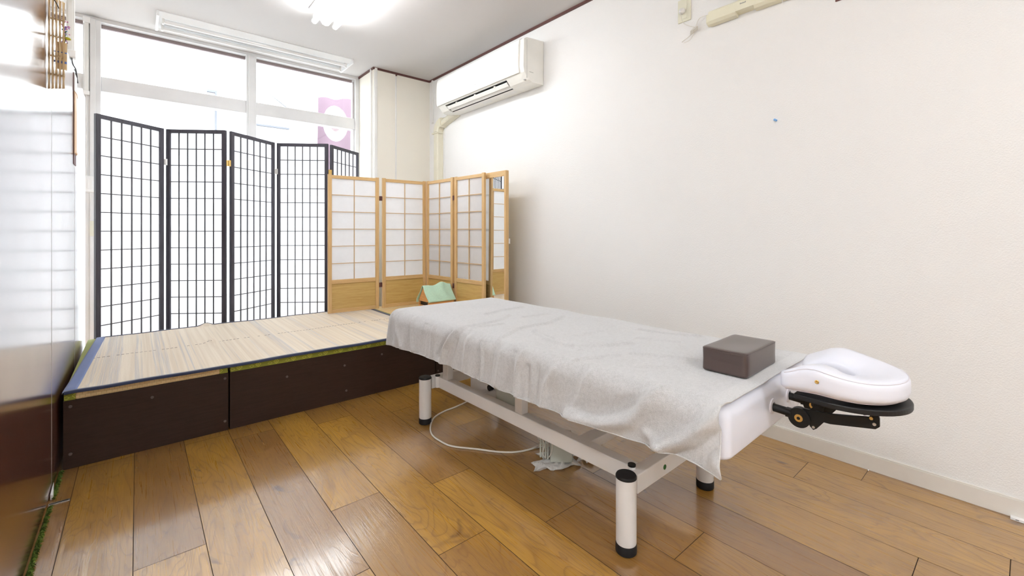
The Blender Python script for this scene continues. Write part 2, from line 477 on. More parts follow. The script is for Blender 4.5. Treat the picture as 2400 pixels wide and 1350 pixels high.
# brown glossy partition on the left
pt = MB()
for y0, y1 in ((1.30, 2.424), (2.428, 3.238), (3.242, 3.86)):
    pt.box(XP - .045, XP, y0, y1, .012, 1.838)
pt.box(XP - .042, XP - .01, 1.30, 3.86, 0.0, .012)
pw = struct(pt.build('wall_partition', 'laminate', bevel=.001), 'glossy reddish brown laminate partition at the left edge', 'partition wall')
sb = MB()
for y in (2.426, 3.240): sb.box(XP - .03, XP + .0006, y - .0014, y + .0014, .012, 1.838)
tag(sb.build('joint_strip', 'aluminium', pw), 'thin silver joint strips')

# brown ceiling trims
struct(MB().box(XR - .012, XR, YN, YB, ZC - .018, ZC).build('trim_1', 'trim_brown'), 'thin dark brown ceiling trim along the right wall', 'trim')
struct(MB().box(1.718, XR - .012, YB - .012, YB, ZC - .018, ZC).box(1.718, 1.73, YB, YW - .04, ZC - .018, ZC).build('trim_2', 'trim_brown'), 'thin dark brown ceiling trim round the wall piece by the window', 'trim')
# baseboard
bbm = MB().box(XR - .009, XR, YN, YB, .002, .066).box(XR - .007, XR, YN, YB, .066, .070)
struct(bbm.build('baseboard_right', 'baseboard', bevel=.0015), 'pale vinyl baseboard along the right wall', 'baseboard')
struct(MB().box(1.73, XR - .009, YB - .009, YB, .002, .07).build('baseboard_back', 'baseboard'), 'pale vinyl baseboard under the cream wall piece', 'baseboard')

# ---------------------------------------------------------------- window
win = bpy.data.objects.new('window_1', None); COL.objects.link(win); win.location = (0.7, YW, 0)
struct(win, 'wide white aluminium shop window with transom and bright panes', 'window')
fr = MB()
fr.box(XL, 1.73, YW - .05, YW + .05, ZC - .028, ZC)          # head
fr.box(XL, 1.73, YW - .035, YW + .05, .0, .06)                # sill
fr.box(1.69, 1.73, YW - .05, YW + .05, .06, ZC - .028)
fr.box(1.672, 1.69, YW - .02, YW + .02, .06, ZC - .028)
fr.build('window_frame', 'white_metal', win, bevel=.002)
MB().box(.727, .805, YW - .05, YW + .05, .06, ZC - .028).box(.742, .790, YW - .062, YW - .05, .06, ZC - .028).build('mullion', 'white_metal', win, bevel=.002)
MB().box(-.30, -.205, YW - .07, YW + .05, .0, ZC - .028).box(-.262, -.232, YW - .085, YW - .07, 0, ZC - .028).build('mullion', 'white_metal', win, bevel=.002)
MB().box(-1.30, -1.22, YW - .05, YW + .05, .0, ZC - .028).build('mullion', 'white_metal', win, bevel=.002)
MB().box(.805, 1.69, YW - .03, YW + .05, 2.036, 2.148).box(.805, 1.69, YW - .034, YW - .03, 2.036, 2.044).build('transom', 'white_metal', win, bevel=.002)
MB().box(-.205, .727, YW - .03, YW + .05, 2.038, 2.148).box(-.205, .727, YW - .034, YW - .03, 2.038, 2.046).build('transom', 'white_metal', win, bevel=.002)
MB().box(-2.2, -1.30, YW - .03, YW + .05, 2.038, 2.148).box(-1.22, -.30, YW - .03, YW + .05, 2.038, 2.148).build('transom', 'white_metal', win, bevel=.002)
MB().box(.805, 1.672, YW + .005, YW + .03, 2.520, 2.545).box(-.205, .727, YW + .005, YW + .03, 2.520, 2.545).box(-1.22, -.30, YW + .005, YW + .03, 2.520, 2.545).build('sash_strip', 'sash_brown', win)
tag(MB().box(1.672, 1.680, YW - .022, YW - .019, 2.148, 2.52).build('sash_seal', 'sash_brown', win), 'dark seal')
for x0, x1 in ((-2.2, -1.30), (-1.22, -.30), (-.205, .727), (.805, 1.672)):
    for z0, z1 in ((.06, 2.036), (2.148, 2.52)):
        MB().add([(x0, YW + .012, z0), (x1, YW + .012, z0), (x1, YW + .012, z1), (x0, YW + .012, z1)], [(0, 1, 2, 3)]).build('pane', 'glass', win)

# cable covers running down the walls
def cover(p0, p1, w_, dpt, normal, label, mt='conduit', name='cable_cover'):
    b = MB(); x, y, z0 = p0; z1 = p1
    if normal == 'x': b.box(x - dpt, x, y - w_ / 2, y + w_ / 2, z0, z1).box(x - dpt * .55, x, y - w_ / 2 - .002, y + w_ / 2 + .002, z0, z1)
    else: b.box(x - w_ / 2, x + w_ / 2, y - dpt, y, z0, z1).box(x - w_ / 2 - .002, x + w_ / 2 + .002, y - dpt * .55, y, z0, z1)
    o = b.build(name, mt, bevel=.0015)
    return tag(o, label, 'cable cover', 'white cable covers on the walls')
cover((1.748, YB, .0), ZC - .004, .026, .014, 'y', 'wide white vertical cable cover on the front edge of the wall piece')
cover((1.73, YB + .05, .0), ZC - .004, .022, .014, 'x', 'white vertical cable cover on the side of the wall piece facing the window')
cover((1.957, YB, .0), ZC - .03, .012, .006, 'y', 'narrow white vertical cable cover in the middle of the cream wall piece')
cover((XR, 4.018, 2.12), ZC - .012, .030, .014, 'x', 'short white cable cover above the air duct elbow in the room corner')
cover((XR, 3.792, .0), 2.022, .012, .006, 'x', 'narrow white cable cover on the right wall just beside the air duct')
tag(MB().box(1.950, 1.962, YB - .020, YB - .006, ZC - .034, ZC - .012).build('cable_clip', 'trim_brown'), 'small dark clip at the ceiling trim above the narrow cable cover', 'clip')

# ---------------------------------------------------------------- air conditioner
AC0, AC1 = 2.385, 3.585
ac = thing('air_conditioner', (XR, 3.0, 2.1), 'white wall-mounted air conditioner below the ceiling on the right wall', 'air conditioner')
body = [(XR - .002, 2.432), (2.165, 2.418), (2.138, 2.400), (2.130, 2.20), (2.140, 2.160), (2.185, 2.112), (2.215, 2.098), (XR - .002, 2.100)]
notch = [(XR - .002, 2.432), (2.165, 2.418), (2.138, 2.400), (2.130, 2.20), (2.140, 2.160), (2.150, 2.150), (2.20, 2.165), (2.235, 2.145), (2.228, 2.099), (XR - .002, 2.100)]
b = MB().prism(body, 'y', AC0, 2.60).prism(notch, 'y', 2.60, 3.475).prism(body, 'y', 3.475, AC1)
b.build('casing', 'ac_body', ac, bevel=.004)
fp = [(2.150, 2.418), (2.131, 2.404), (2.122, 2.36), (2.117, 2.25), (2.121, 2.172), (2.128, 2.160), (2.135, 2.163), (2.137, 2.40), (2.16, 2.42)]
b = MB().prism(fp, 'y', AC0 + .045, AC1 - .002); smooth_by_angle(b.build('front_panel', 'ac_panel', ac, bevel=.002), 50)
b = MB().prism([(2.163, 2.144), (2.160, 2.137), (2.180, 2.116), (2.186, 2.122)], 'y', 2.61, 3.465)
lf = b.build('louver', 'ac_panel', ac, bevel=.001)
b = MB().prism([(2.198, 2.132), (2.195, 2.125), (2.214, 2.104), (2.220, 2.109)], 'y', 2.61, 3.465)
b.build('louver', 'ac_panel', ac, bevel=.001)
for y in (2.75, 3.02, 3.30): MB().cyl((2.160, y, 2.142), (2.160, y + .012, 2.142), .008, 12).build('louver_pivot', 'ac_body', lf)
tag(MB().prism([(2.148, 2.1515), (2.20, 2.166), (2.236, 2.146), (2.230, 2.103), (2.226, 2.103), (2.231, 2.144), (2.20, 2.162), (2.150, 2.1480)], 'y', 2.602, 3.473).build('outlet_shade', 'black_plastic', ac), 'black lining painted as the shade in the outlet slot')  # black colour replaces the shade in the recess between the louvers
b = MB().box(2.1150, 2.1172, 2.965, 3.005, 2.204, 2.214).box(2.1150, 2.1172, 3.015, 3.055, 2.2045, 2.2135)
b.build('maker_mark', 'reflector', ac)
for ya, yb in ((2.63, 2.76), (2.95, 3.06)): MB().box(2.245, 2.290, ya, yb, 2.0985, 2.1005).build('rating_sticker', 'white_plastic', ac)
tag(MB().box(2.166, 2.186, 2.410, 2.425, 2.112, 2.118).build('sensor_window', 'grey_mark', ac), 'small grey sensor window')
MB().box(2.19, 2.23, AC0 - .0006, AC0 + .002, 2.168, 2.171).box(2.165, 2.167, AC0 - .0006, AC0 + .002, 2.12, 2.40).build('side_groove', 'grey_mark', ac)

# duct cover
dt = thing('air_duct', (XR, 3.88, 0), 'cream plastic duct cover going from the air conditioner down the corner', 'duct')
def duct_prof(w0, w1, d):   # (along, out)
    return [(w0 - .006, XR), (w0 - .006, XR - .012), (w0, XR - .014), (w0 + .004, XR - d * .85), (w0 + .016, XR - d), (w1 - .016, XR - d), (w1 - .004, XR - d * .85), (w1, XR - .014), (w1 + .006, XR - .012), (w1 + .006, XR)]
pr = duct_prof(3.825, 3.915, .062)
b = MB().prism([(q, p) for p, q in pr], 'z', .02, 2.00); b.build('vertical_duct', 'duct_cream', dt, bevel=.002)
# elbow
pts = []
ND = 9
prl = duct_prof(-.047, .047, .066)
vs = []; fs = []
C0 = (3.870 - .085, 1.99)
for k in range(ND):
    a = PI / 2 * k / (ND - 1)
    cy, cz = 3.785 + .085 * math.cos(a), 1.995 + .085 * math.sin(a)
    dy, dz = math.cos(a), math.sin(a)
    for p, q in prl: vs.append((q, cy + dy * p, cz + dz * p))
n = len(prl)
for k in range(ND - 1):
    for i in range(n): fs.append((k * n + i, k * n + (i + 1) % n, (k + 1) * n + (i + 1) % n, (k + 1) * n + i))
fs += [tuple(range(n)), tuple(range((ND - 1) * n, ND * n))[::-1]]
smooth_by_angle(MB().add(vs, fs).build('elbow', 'duct_cream', dt), 35)
pr = duct_prof(2.035, 2.098, .060)
hd_ = MB()
hv = [(q, y, p + (3.785 - y) * .235) for y in (3.785, 3.512) for p, q in pr]; hn = len(pr)
hd_.add(hv, [tuple(range(hn))[::-1], tuple(range(hn, 2 * hn))] + [(i, (i + 1) % hn, hn + (i + 1) % hn, hn + i) for i in range(hn)])
hd_.build('horizontal_duct', 'duct_cream', dt, bevel=.002)
MB().box(XR - .072, XR, 3.816, 3.924, 1.975, 1.990).build('joint_collar', 'duct_cream', dt, bevel=.003)
MB().box(XR - .072, XR, 3.770, 3.780, 2.028, 2.108).build('joint_collar', 'duct_cream', dt, bevel=.003)

# ---------------------------------------------------------------- ceiling lamps
def lamp(name, x, y0, y1, label, tm='tube'):
    t = thing(name, (x, (y0 + y1) / 2, ZC), label, 'ceiling light', 'twin-tube ceiling lights')
    pf = [(x - .115, ZC), (x - .115, ZC - .012), (x - .055, ZC - .035), (x - .02, ZC - .088), (x, ZC - .094), (x + .02, ZC - .088), (x + .055, ZC - .035), (x + .115, ZC - .012), (x + .115, ZC)]
    MB().prism(pf, 'y', y0, y1).build('lamp_body', 'reflector', t, bevel=.002)
    for s_ in (-1, 1):
        xx = x + s_ * .072
        MB().cyl((xx, y0 + .03, ZC - .075), (xx, y1 + .008, ZC - .075), .0165, 20).build('tube', tm, t, smooth=False)
        for yy, e in ((y0 + .005, y0 + .028), (y1 + .010, y1 + .020)):
            sk = MB().cyl((xx, yy, ZC - .075), (xx, e, ZC - .075), .0185, 18).box(xx - .008, xx + .008, yy, e, ZC - .075, ZC - .03)
            sk.build('socket', 'white_plastic', t)
    return t
lamp('ceiling_lamp', 1.035, 2.08, 3.30, 'lit twin-tube fluorescent ceiling light above the massage table')
lamp('ceiling_lamp', .60, -2.35, -1.13, 'unseen twin-tube fill light added behind the viewer', 'tube_fill')  # fill lamp added out of view to even out the wall brightness

lamp('ceiling_lamp', -1.15, -.55, .67, 'unseen twin-tube fill light added in the left part of the room beyond the partition', 'tube_fill')  # added out of view to brighten the near side of towel and legs
# unlit reflector fixture at the window
t = thing('window_light', (.80, 4.18, ZC), 'unlit white twin-tube strip light on the ceiling along the window', 'ceiling light')
pf = [(4.020, ZC), (4.020, ZC - .006), (4.075, ZC - .030), (4.12, ZC - .012), (4.175, ZC - .034), (4.23, ZC - .012), (4.285, ZC - .030), (4.335, ZC - .010), (4.335, ZC)]
MB().prism(pf, 'x', .118, 1.495).build('reflector_tray', 'reflector', t)
for yy in (4.105, 4.245):
    MB().cyl((.150, yy, ZC - .040), (1.460, yy, ZC - .040), .015, 16).build('tube', 'tube_off', t)
    for xx in (.136, 1.460):
        MB().box(xx, xx + .014, yy - .013, yy + .013, ZC - .062, ZC - .008).build('socket', 'white_plastic', t, bevel=.002)
MB().box(.104, .118, 4.018, 4.337, ZC - .04, ZC).build('end_plate', 'reflector', t)
MB().box(1.495, 1.509, 4.018, 4.337, ZC - .04, ZC).build('end_plate', 'reflector', t)

# ---------------------------------------------------------------- tatami platform units
def platform_unit(x0, x1, y0, y1, heri, label):
    t = thing('tatami_platform', ((x0 + x1) / 2, (y0 + y1) / 2, 0), label, 'platform', 'dark tatami platform units')
    th = .018; zt = .288
    MB().box(x0, x1, y0, y0 + th, 0, zt).build('front_board', 'board_dark', t, bevel=.0012)
    MB().box(x0, x1, y1 - th, y1, 0, zt).build('back_board', 'board_dark', t)
    MB().box(x0, x0 + th, y0 + th, y1 - th, 0, zt).build('side_board', 'board_dark', t)
    MB().box(x1 - th, x1, y0 + th, y1 - th, 0, zt).build('side_board', 'board_dark', t)
    hw = .035; z1 = .322
    mt = MB()
    if heri == 'y':
        mt.box(x0 + .002 + hw, x1 - .002 - hw, y0 + .002, y1 - .002, zt, z1)
        mt.build('tatami', 'tatami', t, bevel=.003)
        for a, b_ in ((x0 + .002, x0 + .002 + hw), (x1 - .002 - hw, x1 - .002)): MB().box(a, b_, y0, y1, zt, z1 + .001).build('border_cloth', 'heri', t, bevel=.002)
    else:
        mt.box(x0 + .002, x1 - .002, y0 + .002 + hw, y1 - .002 - hw, zt, z1)
        mt.build('tatami', 'tatami', t, bevel=.003)
        for a, b_ in ((y0, y0 + hw), (y1 - hw, y1)): MB().box(x0 + .002, x1 - .002, a, b_, zt, z1 + .001).build('border_cloth', 'heri', t, bevel=.002)
    return t
def screws(t, pts, y):
    for x, z in pts: tag(MB().cyl((x, y + .001, z), (x, y - .0030, z), .0060, 14).build('screw_cap', 'cap_dark', t), 'grey screw cap')
PX0 = -.237
u1 = platform_unit(PX0, .350, 2.62, 3.815, 'y', 'narrow dark platform unit with tatami top at the left partition')
screws(u1, [(-.215, .262), (-.215, .062), (.052, .236), (.335, .262), (.335, .048)], 2.62)
u2 = platform_unit(.356, 1.540, 2.62, 3.215, 'x', 'wide dark platform unit with green patterned border in the middle of the front row')
screws(u2, [(.62, .21), (.93, .21), (1.16, .235), (.94, .06)], 2.62)
u3 = platform_unit(.356, 1.540, 3.221, 3.815, 'x', 'wide dark tatami platform unit behind the middle one, under the rush mat by the screens')
u4 = platform_unit(1.546, 2.108, 2.62, 3.815, 'y', 'narrow dark tatami platform unit behind the massage table')
screws(u4, [(1.562, .262), (1.562, .05)], 2.62)

# rush mat
NXg, NYg = 150, 70
mx0, mx1, my0, my1 = -.232, 1.555, 2.600, 3.822
X, Y = np.meshgrid(np.linspace(mx0, mx1, NXg), np.linspace(my0, my1, NYg))
def matz(X, Y):
    z = .3245 + .0012 * np.sin(X * 9 + Y * 3) + .0006 * np.sin(X * 23 - Y * 7)
    for cx_, cy_, wx, wy, h in ((.335, 3.215, .022, .10, .014), (.345, 3.80, .03, .05, .020), (.50, 3.83, .09, .04, .004), (-.19, 2.64, .05, .05, .004)):
        z = z + h * np.exp(-((X - cx_) / wx) ** 2 - ((Y - cy_) / wy) ** 2)
    z = z + .0025 * np.exp(-((Y - 3.215) / .012) ** 2) * 0
    z = z - .0016 * np.exp(-((Y - 3.215) / .004) ** 2)
    return z
Z = matz(X, Y)
def skew(x, y): return x + .042 * ((y - my0) / (my1 - my0)) * (1 - (x - mx0) / (mx1 - mx0))
X = skew(X, Y)
mt = thing('rush_mat', (.66, 3.2, .322), 'striped pale rush mat with navy cloth edging lying on the platform', 'mat')
b = MB().grid(np.stack([X, Y, Z + .002], -1))
ms = b.build('rush_weave', 'rush', mt, smooth=True)
so = ms.modifiers.new('thickness', 'SOLIDIFY'); so.thickness = .004; so.offset = -1
def edge(pts, wd, name, mtl, hgt=.004):
    b = MB(); A = []
    for off, dz in ((0, -.004), (0, hgt * .8), (.18, hgt), (.82, hgt), (1, hgt * .6), (1, .0)):
        row = []
        for (x, y, nx, ny) in pts:
            xx, yy = x + nx * wd * off, y + ny * wd * off
            row.append((skew(xx, yy), yy, float(matz(np.array(min(max(xx, mx0), mx1)), np.array(min(max(yy, my0), my1)))) + dz + .0012))
        A.append(row)
    b.grid(np.array(A)); return b.build(name, mtl, mt, smooth=True)
ys_ = np.linspace(my0 - .004, my1, 60)
edge([(mx0 - .006, y, 1, 0) for y in ys_], .042, 'side_edging', 'navy_light')
edge([(mx1 + .006, y, -1, 0) for y in ys_[::-1]], .026, 'side_edging', 'navy')
xs_ = np.linspace(mx0, mx1, 120)
edge([(x, my0 - .012, 0, 1) for x in xs_[::-1]], .020, 'front_edging', 'navy', .008)
edge([(x, my1 + .004, 0, -1) for x in xs_], .014, 'back_edging', 'navy', .004)
b = MB()
for i in range(90):
    x = mx0 + .03 + i * (mx1 - mx0 - .05) / 90
    if random.random() < .8:
        b.tube([(x, 3.215 + random.uniform(-.001, .001), float(matz(np.array(x), np.array(3.213))) + .0035), (x + .012, 3.215, float(matz(np.array(x + .012), np.array(3.213))) + .0035)], .0011, 5, 1)
tag(b.build('centre_stitching', 'sash_brown', mt), 'dark centre seam stitches')['kind'] = 'stuff'

# ---------------------------------------------------------------- folding screens
def screen_panel(parent, p0, p1, z0, z1, stile, depth, mf_v, mf_h, rails, vcols, hrows, papm, latm, latw, board=None, boardm=None, ear=0., proud=.0):
    p0 = Vector(p0); p1 = Vector(p1); d = (p1 - p0).normalized(); L_ = (p1 - p0).length
    at = lambda s_: p0 + d * s_
    f = MB(); f.cur = 0
    f.obox(at(0), at(stile), 0, depth, z0, z1 + ear).obox(at(L_ - stile), at(L_), 0, depth, z0, z1 + ear)
    f.cur = 1
    for a, b_ in rails: f.obox(at(stile), at(L_ - stile), 0, depth * .86, a, b_)
    fo = f.build('panel_frame', None, parent, mats=[mf_v, mf_h], bevel=.0015)
    lo, hi = rails[1][1], rails[-1][0]
    if board is None: lo = rails[0][1]
    la = MB(); inner = L_ - 2 * stile
    # normal side facing the viewer
    n = Vector((-d.y, d.x)); 
    if n.dot(Vector((0, 0)) - p0) < 0: n = -n
    sgn = 1 if n.dot(Vector((-d.y, d.x))) > 0 else -1
    for k in range(1, vcols):
        c_ = stile + inner * k / vcols
        la.obox(at(c_ - latw / 2), at(c_ + latw / 2), sgn * .004, .008, lo, hi)
    for z in hrows: la.obox(at(stile), at(L_ - stile), sgn * .0035, .007, z - latw * .5, z + latw * .5)
    la.build('lattice', latm, fo)
    pm = MB(); a = at(stile - .004) - n * .003; b_ = at(L_ - stile + .004) - n * .003
    pm.add([(a.x, a.y, lo - .004), (b_.x, b_.y, lo - .004), (b_.x, b_.y, hi + .004), (a.x, a.y, hi + .004)], [(0, 1, 2, 3)])
    pm.build('paper', papm, fo)
    if board:
        bm_ = MB().obox(at(stile - .003), at(L_ - stile + .003), 0, .005, board[0], board[1]); bm_.build('lower_board', boardm, fo)
    return fo
def hinge(parent, p, z, mtl, ang, label, h=.045):
    b = MB(); c_, s_ = math.cos(ang), math.sin(ang)
    x, y = p
    b.cyl((x, y, z - h / 2), (x, y, z + h / 2), .004, 10)
    b.obox((x - .014 * c_, y - .014 * s_), (x + .014 * c_, y + .014 * s_), 0, .003, z - h / 2, z + h / 2)
    for dz in (-.3, 0, .3): b.cyl((x + .008 * c_, y + .008 * s_ - .003, z + dz * h), (x + .008 * c_, y + .008 * s_ + .003, z + dz * h), .002, 8)
    tag(b.build('hinge', mtl, parent), label)

bs = thing('folding_screen', (.7, 4.0, 0), 'tall black-framed five-panel paper folding screen standing behind the platform', 'folding screen')
rows = [.031 + .121 * k for k in range(14)]
rows = [1.605 - .121 * k for k in range(13)]
pan = [((-.205, 3.845), (.142, 4.098)), ((.165, 4.112), (.502, 3.868)), ((.530, 3.880), (.878, 4.140)), ((.905, 4.150), (1.246, 3.902)), ((1.275, 3.925), (1.605, 4.165))]
for p0, p1 in pan:
    screen_panel(bs, p0, p1, 0.0, 1.748, .027, .022, 'screen_black', 'screen_black', [(.0, .03), (1.722, 1.748)], 6, rows, 'paper', 'lattice_black', .0052)
for (x, y, mtl, lb) in ((.1535, 4.09, 'steel', 'silver hinge'), (.517, 3.862, 'brass', 'gold hinge'), (.8915, 4.13, 'steel', 'silver hinge'), (1.261, 3.898, 'brass', 'gold hinge')):
    for z in (1.505, .25): hinge(bs, (x, y), z, mtl, 0.0, lb)

ws = thing('folding_screen', (1.8, 3.5, .325), 'low pale-wood four-panel paper folding screen standing on the platform', 'folding screen')
zb, ztp = .3315, 1.462
hr = [1.298, 1.160, 1.018, .877, .735]
wp = [((1.178, 3.700), (1.598, 3.672)), ((1.627, 3.668), (2.046, 3.655)), ((2.052, 3.636), (2.068, 3.215)), ((2.074, 3.197), (2.092, 2.795))]
for p0, p1 in wp:
    screen_panel(ws, p0, p1, zb, ztp, .030, .020, 'wood_v', 'wood_h', [(zb, zb + .030), (.570, .602), (ztp - .030, ztp - .003)], 2, hr, 'paper2', 'wood_lattice', .0055, board=(zb + .028, .572), boardm='wood_panel', ear=.002)
for z in (1.285, .535): hinge(ws, (1.612, 3.664), z, 'trim_brown', 0, 'dark hinge', .04)
for z in (1.285, .535): hinge(ws, (2.060, 3.206), z, 'trim_brown', PI / 2, 'dark hinge', .04)

# mirror behind the last panel
mr = thing('standing_mirror', (2.145, 2.74, 0), 'tall narrow mirror in a pale wood frame standing behind the low screen at the wall', 'mirror')
y0, y1, zt = 2.572, 2.93, 1.462
lean = lambda z: -(1.462 - z) * .010
def mbox(x0, x1, ya, yb, za, zb_):
    b = MB(); vs = []
    for z in (za, zb_):
        for x, y in ((x0, ya), (x1, ya), (x1, yb), (x0, yb)): vs.append((x + lean(z) * 0, y, z))
    return b.add(vs, [(0, 3, 2, 1), (4, 5, 6, 7), (0, 1, 5, 4), (1, 2, 6, 5), (2, 3, 7, 6), (3, 0, 4, 7)])
MX = 2.120
mbox(MX, MX + .03, y0, y0 + .020, 0, zt).build('side_frame', 'wood_v', mr, bevel=.0015)
mbox(MX, MX + .03, y1 - .02, y1, 0, zt).build('side_frame', 'wood_v', mr, bevel=.0015)
mbox(MX, MX + .03, y0 + .02, y1 - .02, zt - .042, zt).build('top_frame', 'wood_h', mr, bevel=.0015)
mbox(MX, MX + .03, y0 + .02, y1 - .02, .0, .06).build('bottom_frame', 'wood_h', mr, bevel=.0015)
mbox(MX + .024, MX + .029, y0 + .018, y1 - .018, .055, zt - .04).build('back_board', 'wood_panel', mr)
MB().add([(MX + .003, y0 + .018, .055), (MX + .003, y1 - .018, .055), (MX + .008, y1 - .018, zt - .04), (MX + .008, y0 + .018, zt - .04)], [(0, 3, 2, 1)]).build('mirror_glass', 'mirror', mr)
tag(MB().box(MX + .028, MX + .040, y0 - .004, y0 + .016, .905, .945).build('latch', 'white_plastic', mr, bevel=.002), 'small white latch')

# wooden box with a pitched lid and a green cloth over it
wx = thing('wooden_box', (1.91, 3.23, .325), 'small orange wooden box with a pitched lid on the platform before the low screen', 'box')
bx0, bx1, by0, by1 = 1.790, 2.030, 3.150, 3.315
z0 = .3235
b = MB().box(bx0, bx1, by0, by0 + .010, z0, .418).box(bx0, bx1, by1 - .01, by1, z0, .418).box(bx1 - .01, bx1, by0 + .01, by1 - .01, z0, .418)
b.box(bx0, bx0 + .01, by0 + .01, by1 - .01, z0, .392).box(bx0, bx0 + .01, by0 + .01, by0 + .014, .39, .418)
b.build('box_body', 'box_wood', wx, bevel=.001)
ym = (by0 + by1) / 2
for xa, xb in ((bx0 + .002, bx0 + .012), (bx1 - .012, bx1 - .002)): MB().prism([(by0, .424), (by1, .424), (ym, .532)], 'x', xa, xb).build('gable', 'box_wood', wx)
for s_, ya in ((1, by0), (-1, by1)):
    MB().add([(bx0, ya, .420), (bx1, ya, .420), (bx1, ym, .536), (bx0, ym, .536), (bx0, ya, .428), (bx1, ya, .428), (bx1, ym, .544), (bx0, ym, .544)],
             [(0, 3, 2, 1), (4, 5, 6, 7), (0, 1, 5, 4), (1, 2, 6, 5), (2, 3, 7, 6), (3, 0, 4, 7)]).build('lid_board', 'box_wood', wx)
tag(MB().box(bx0 + .014, bx0 + .018, by0 + .012, by1 - .012, z0 + .002, .420).build('inside_shade', 'black_plastic', wx), 'black sheet painted as the shade inside the box')  # black sheet behind the opening, stands in for the shade inside
# cloth
NU, NV = 46, 50
A = np.zeros((NV, NU, 3))
for j in range(NV):
    s_ = -1 + 2 * j / (NV - 1)     # -1 near side hem ... +1 far side hem
    for i in range(NU):
        u_ = i / (NU - 1)
        x = bx0 - .010 + u_ * (bx1 - bx0 + .022)
        dist = s_ * .165
        sl = math.hypot(ym - by0, .116)
        a_ = abs(dist)
        if a_ < sl: k = a_ / sl; y = ym + math.copysign((ym - by0) * k, s_); z = .548 - .116 * k
        else:
            y = ym + math.copysign((ym - by0) + .004, s_); z = .548 - .116 - (a_ - sl)
        if s_ < 0 and a_ > sl: z = .548 - .116 - (a_ - sl) * .3
        ny, nz = (math.copysign(.82, s_), .57)
        bul = .024 * math.exp(-((u_ - .68) / .17) ** 2) * math.exp(-(s_ / .45) ** 2) - .004 * math.exp(-((u_ - .35) / .12) ** 2) * math.exp(-(s_ / .3) ** 2)
        rip = .0025 * math.sin(u_ * 14 + s_ * 3) * min(1, a_ / .1) + .002 * math.sin(u_ * 5 + 1)
        off = .004 + rip + .0035
        z += bul + .002 * math.sin(u_ * 9) * math.exp(-(s_ / .2) ** 2)
        A[j, i] = (x + .004 * math.sin(s_ * 5), y + ny * off, z + nz * off * (1 if a_ < sl else 0))
gt = MB().grid(A, flip=True).build('green_cloth', 'green_towel', smooth=True)
so = gt.modifiers.new('thickness', 'SOLIDIFY'); so.thickness = .003; so.offset = 0
tag(gt, 'pale green cloth draped over the lid of the small wooden box', 'cloth')

# ---------------------------------------------------------------- massage table
TH = math.radians(.9)
BO = Vector((1.420, 1.385, 0))
bed = thing('massage_table', tuple(BO), 'white electric massage table with padded top standing in the middle of the floor', 'massage table', rz=TH)
RB = Matrix.Rotation(TH, 4, 'Z')
class LB(MB):
    """mesh laid out in the table's own frame, stored in world coordinates"""
    def build(s, name, mat, parent=None, **kw):
        s.v = [tuple(BO + (RB @ Vector(p))) for p in s.v]
        return MB.build(s, name, mat, parent, **kw)
# legs
LEGS = [(-.265, -.560), (.265, -.560), (-.265, .668), (.265, .668)]
for x, y in LEGS:
    lg = LB().lathe((x, y, .030), [(.0305, 0), (.0315, .004), (.0315, .200), (.0305, .204)], 32).build('leg', 'bed_white', bed)
    smooth_by_angle(lg)
    smooth_by_angle(LB().lathe((x, y, .0), [(.029, 0), (.0325, .004), (.0325, .029), (.031, .031)], 32).build('rubber_foot', 'rubber', lg))
    smooth_by_angle(LB().lathe((x, y, .233), [(.0325, 0), (.0325, .005), (.030, .009), (.006, .010)], 32).build('end_cap', 'rubber', lg))
# lower frame
lf_ = LB()
for s_ in (-1, 1): lf_.box(s_ * .185 - .022, s_ * .185 + .022, -.5405, .6505, .180, .236)
lf_.box(-.235, .235, -.582, -.540, .176, .236).box(-.235, .235, .650, .688, .176, .236)
lf_.box(-.163, .163, -.335, -.275, .196, .230)
lf_.box(-.163, .163, .300, .350, .190, .230)
lfo = lf_.build('lower_frame', 'bed_white', bed, bevel=.003)
for x, y in ((-.212, -.545), (-.212, .632), (.212, -.545), (.212, .632)):
    k = LB().cyl((x, y, .185), (x, y, .243), .0125, 18).build('frame_post', 'bed_white', lfo)
    smooth_by_angle(k); smooth_by_angle(LB().cyl((x, y, .243), (x, y, .249), .0128, 18).build('end_cap', 'rubber', lfo))
tag(LB().cyl((-.075, -.5825, .206), (-.075, -.5838, .206), .0085, 20).build('sticker', 'green_dot', lfo), 'round green sticker')
# uprights and upper frame
for s_ in (-1, 1):
    for y in (.575, .012): LB().box(s_ * .185 - .018, s_ * .185 + .018, y - .022, y + .022, .2365, .405).build('upright', 'bed_white', bed, bevel=.002)
uf = LB()
for s_ in (-1, 1): uf.box(s_ * .20 - .02, s_ * .20 + .02, -.80, .80, .405, .4365)
for y in (-.75, -.2, .3, .75): uf.box(-.18, .18, y - .02, y + .02, .407, .435)
uf.build('upper_frame', 'bed_white', bed, bevel=.002)
# drive: housing, motor, rod
LB().box(-.12, .13, .330, .47, .190, .300).box(-.09, -.02, .20, .33, .20, .285).build('drive_housing', 'white_plastic', bed, bevel=.006)
LB().cyl((.04, .36, .27), (.04, -.20, .37), .020, 18).cyl((.04, -.20, .37), (.04, -.42, .41), .012, 14).build('lifting_rod', 'steel', bed)
LB().cyl((-.105, .31, .245), (-.125, .31, .245), .014, 16).build('drive_knob', 'black_plastic', bed)
LB().box(-.14, .15, .100, .240, .215, .290).build('motor', 'box_grey', bed, bevel=.006)
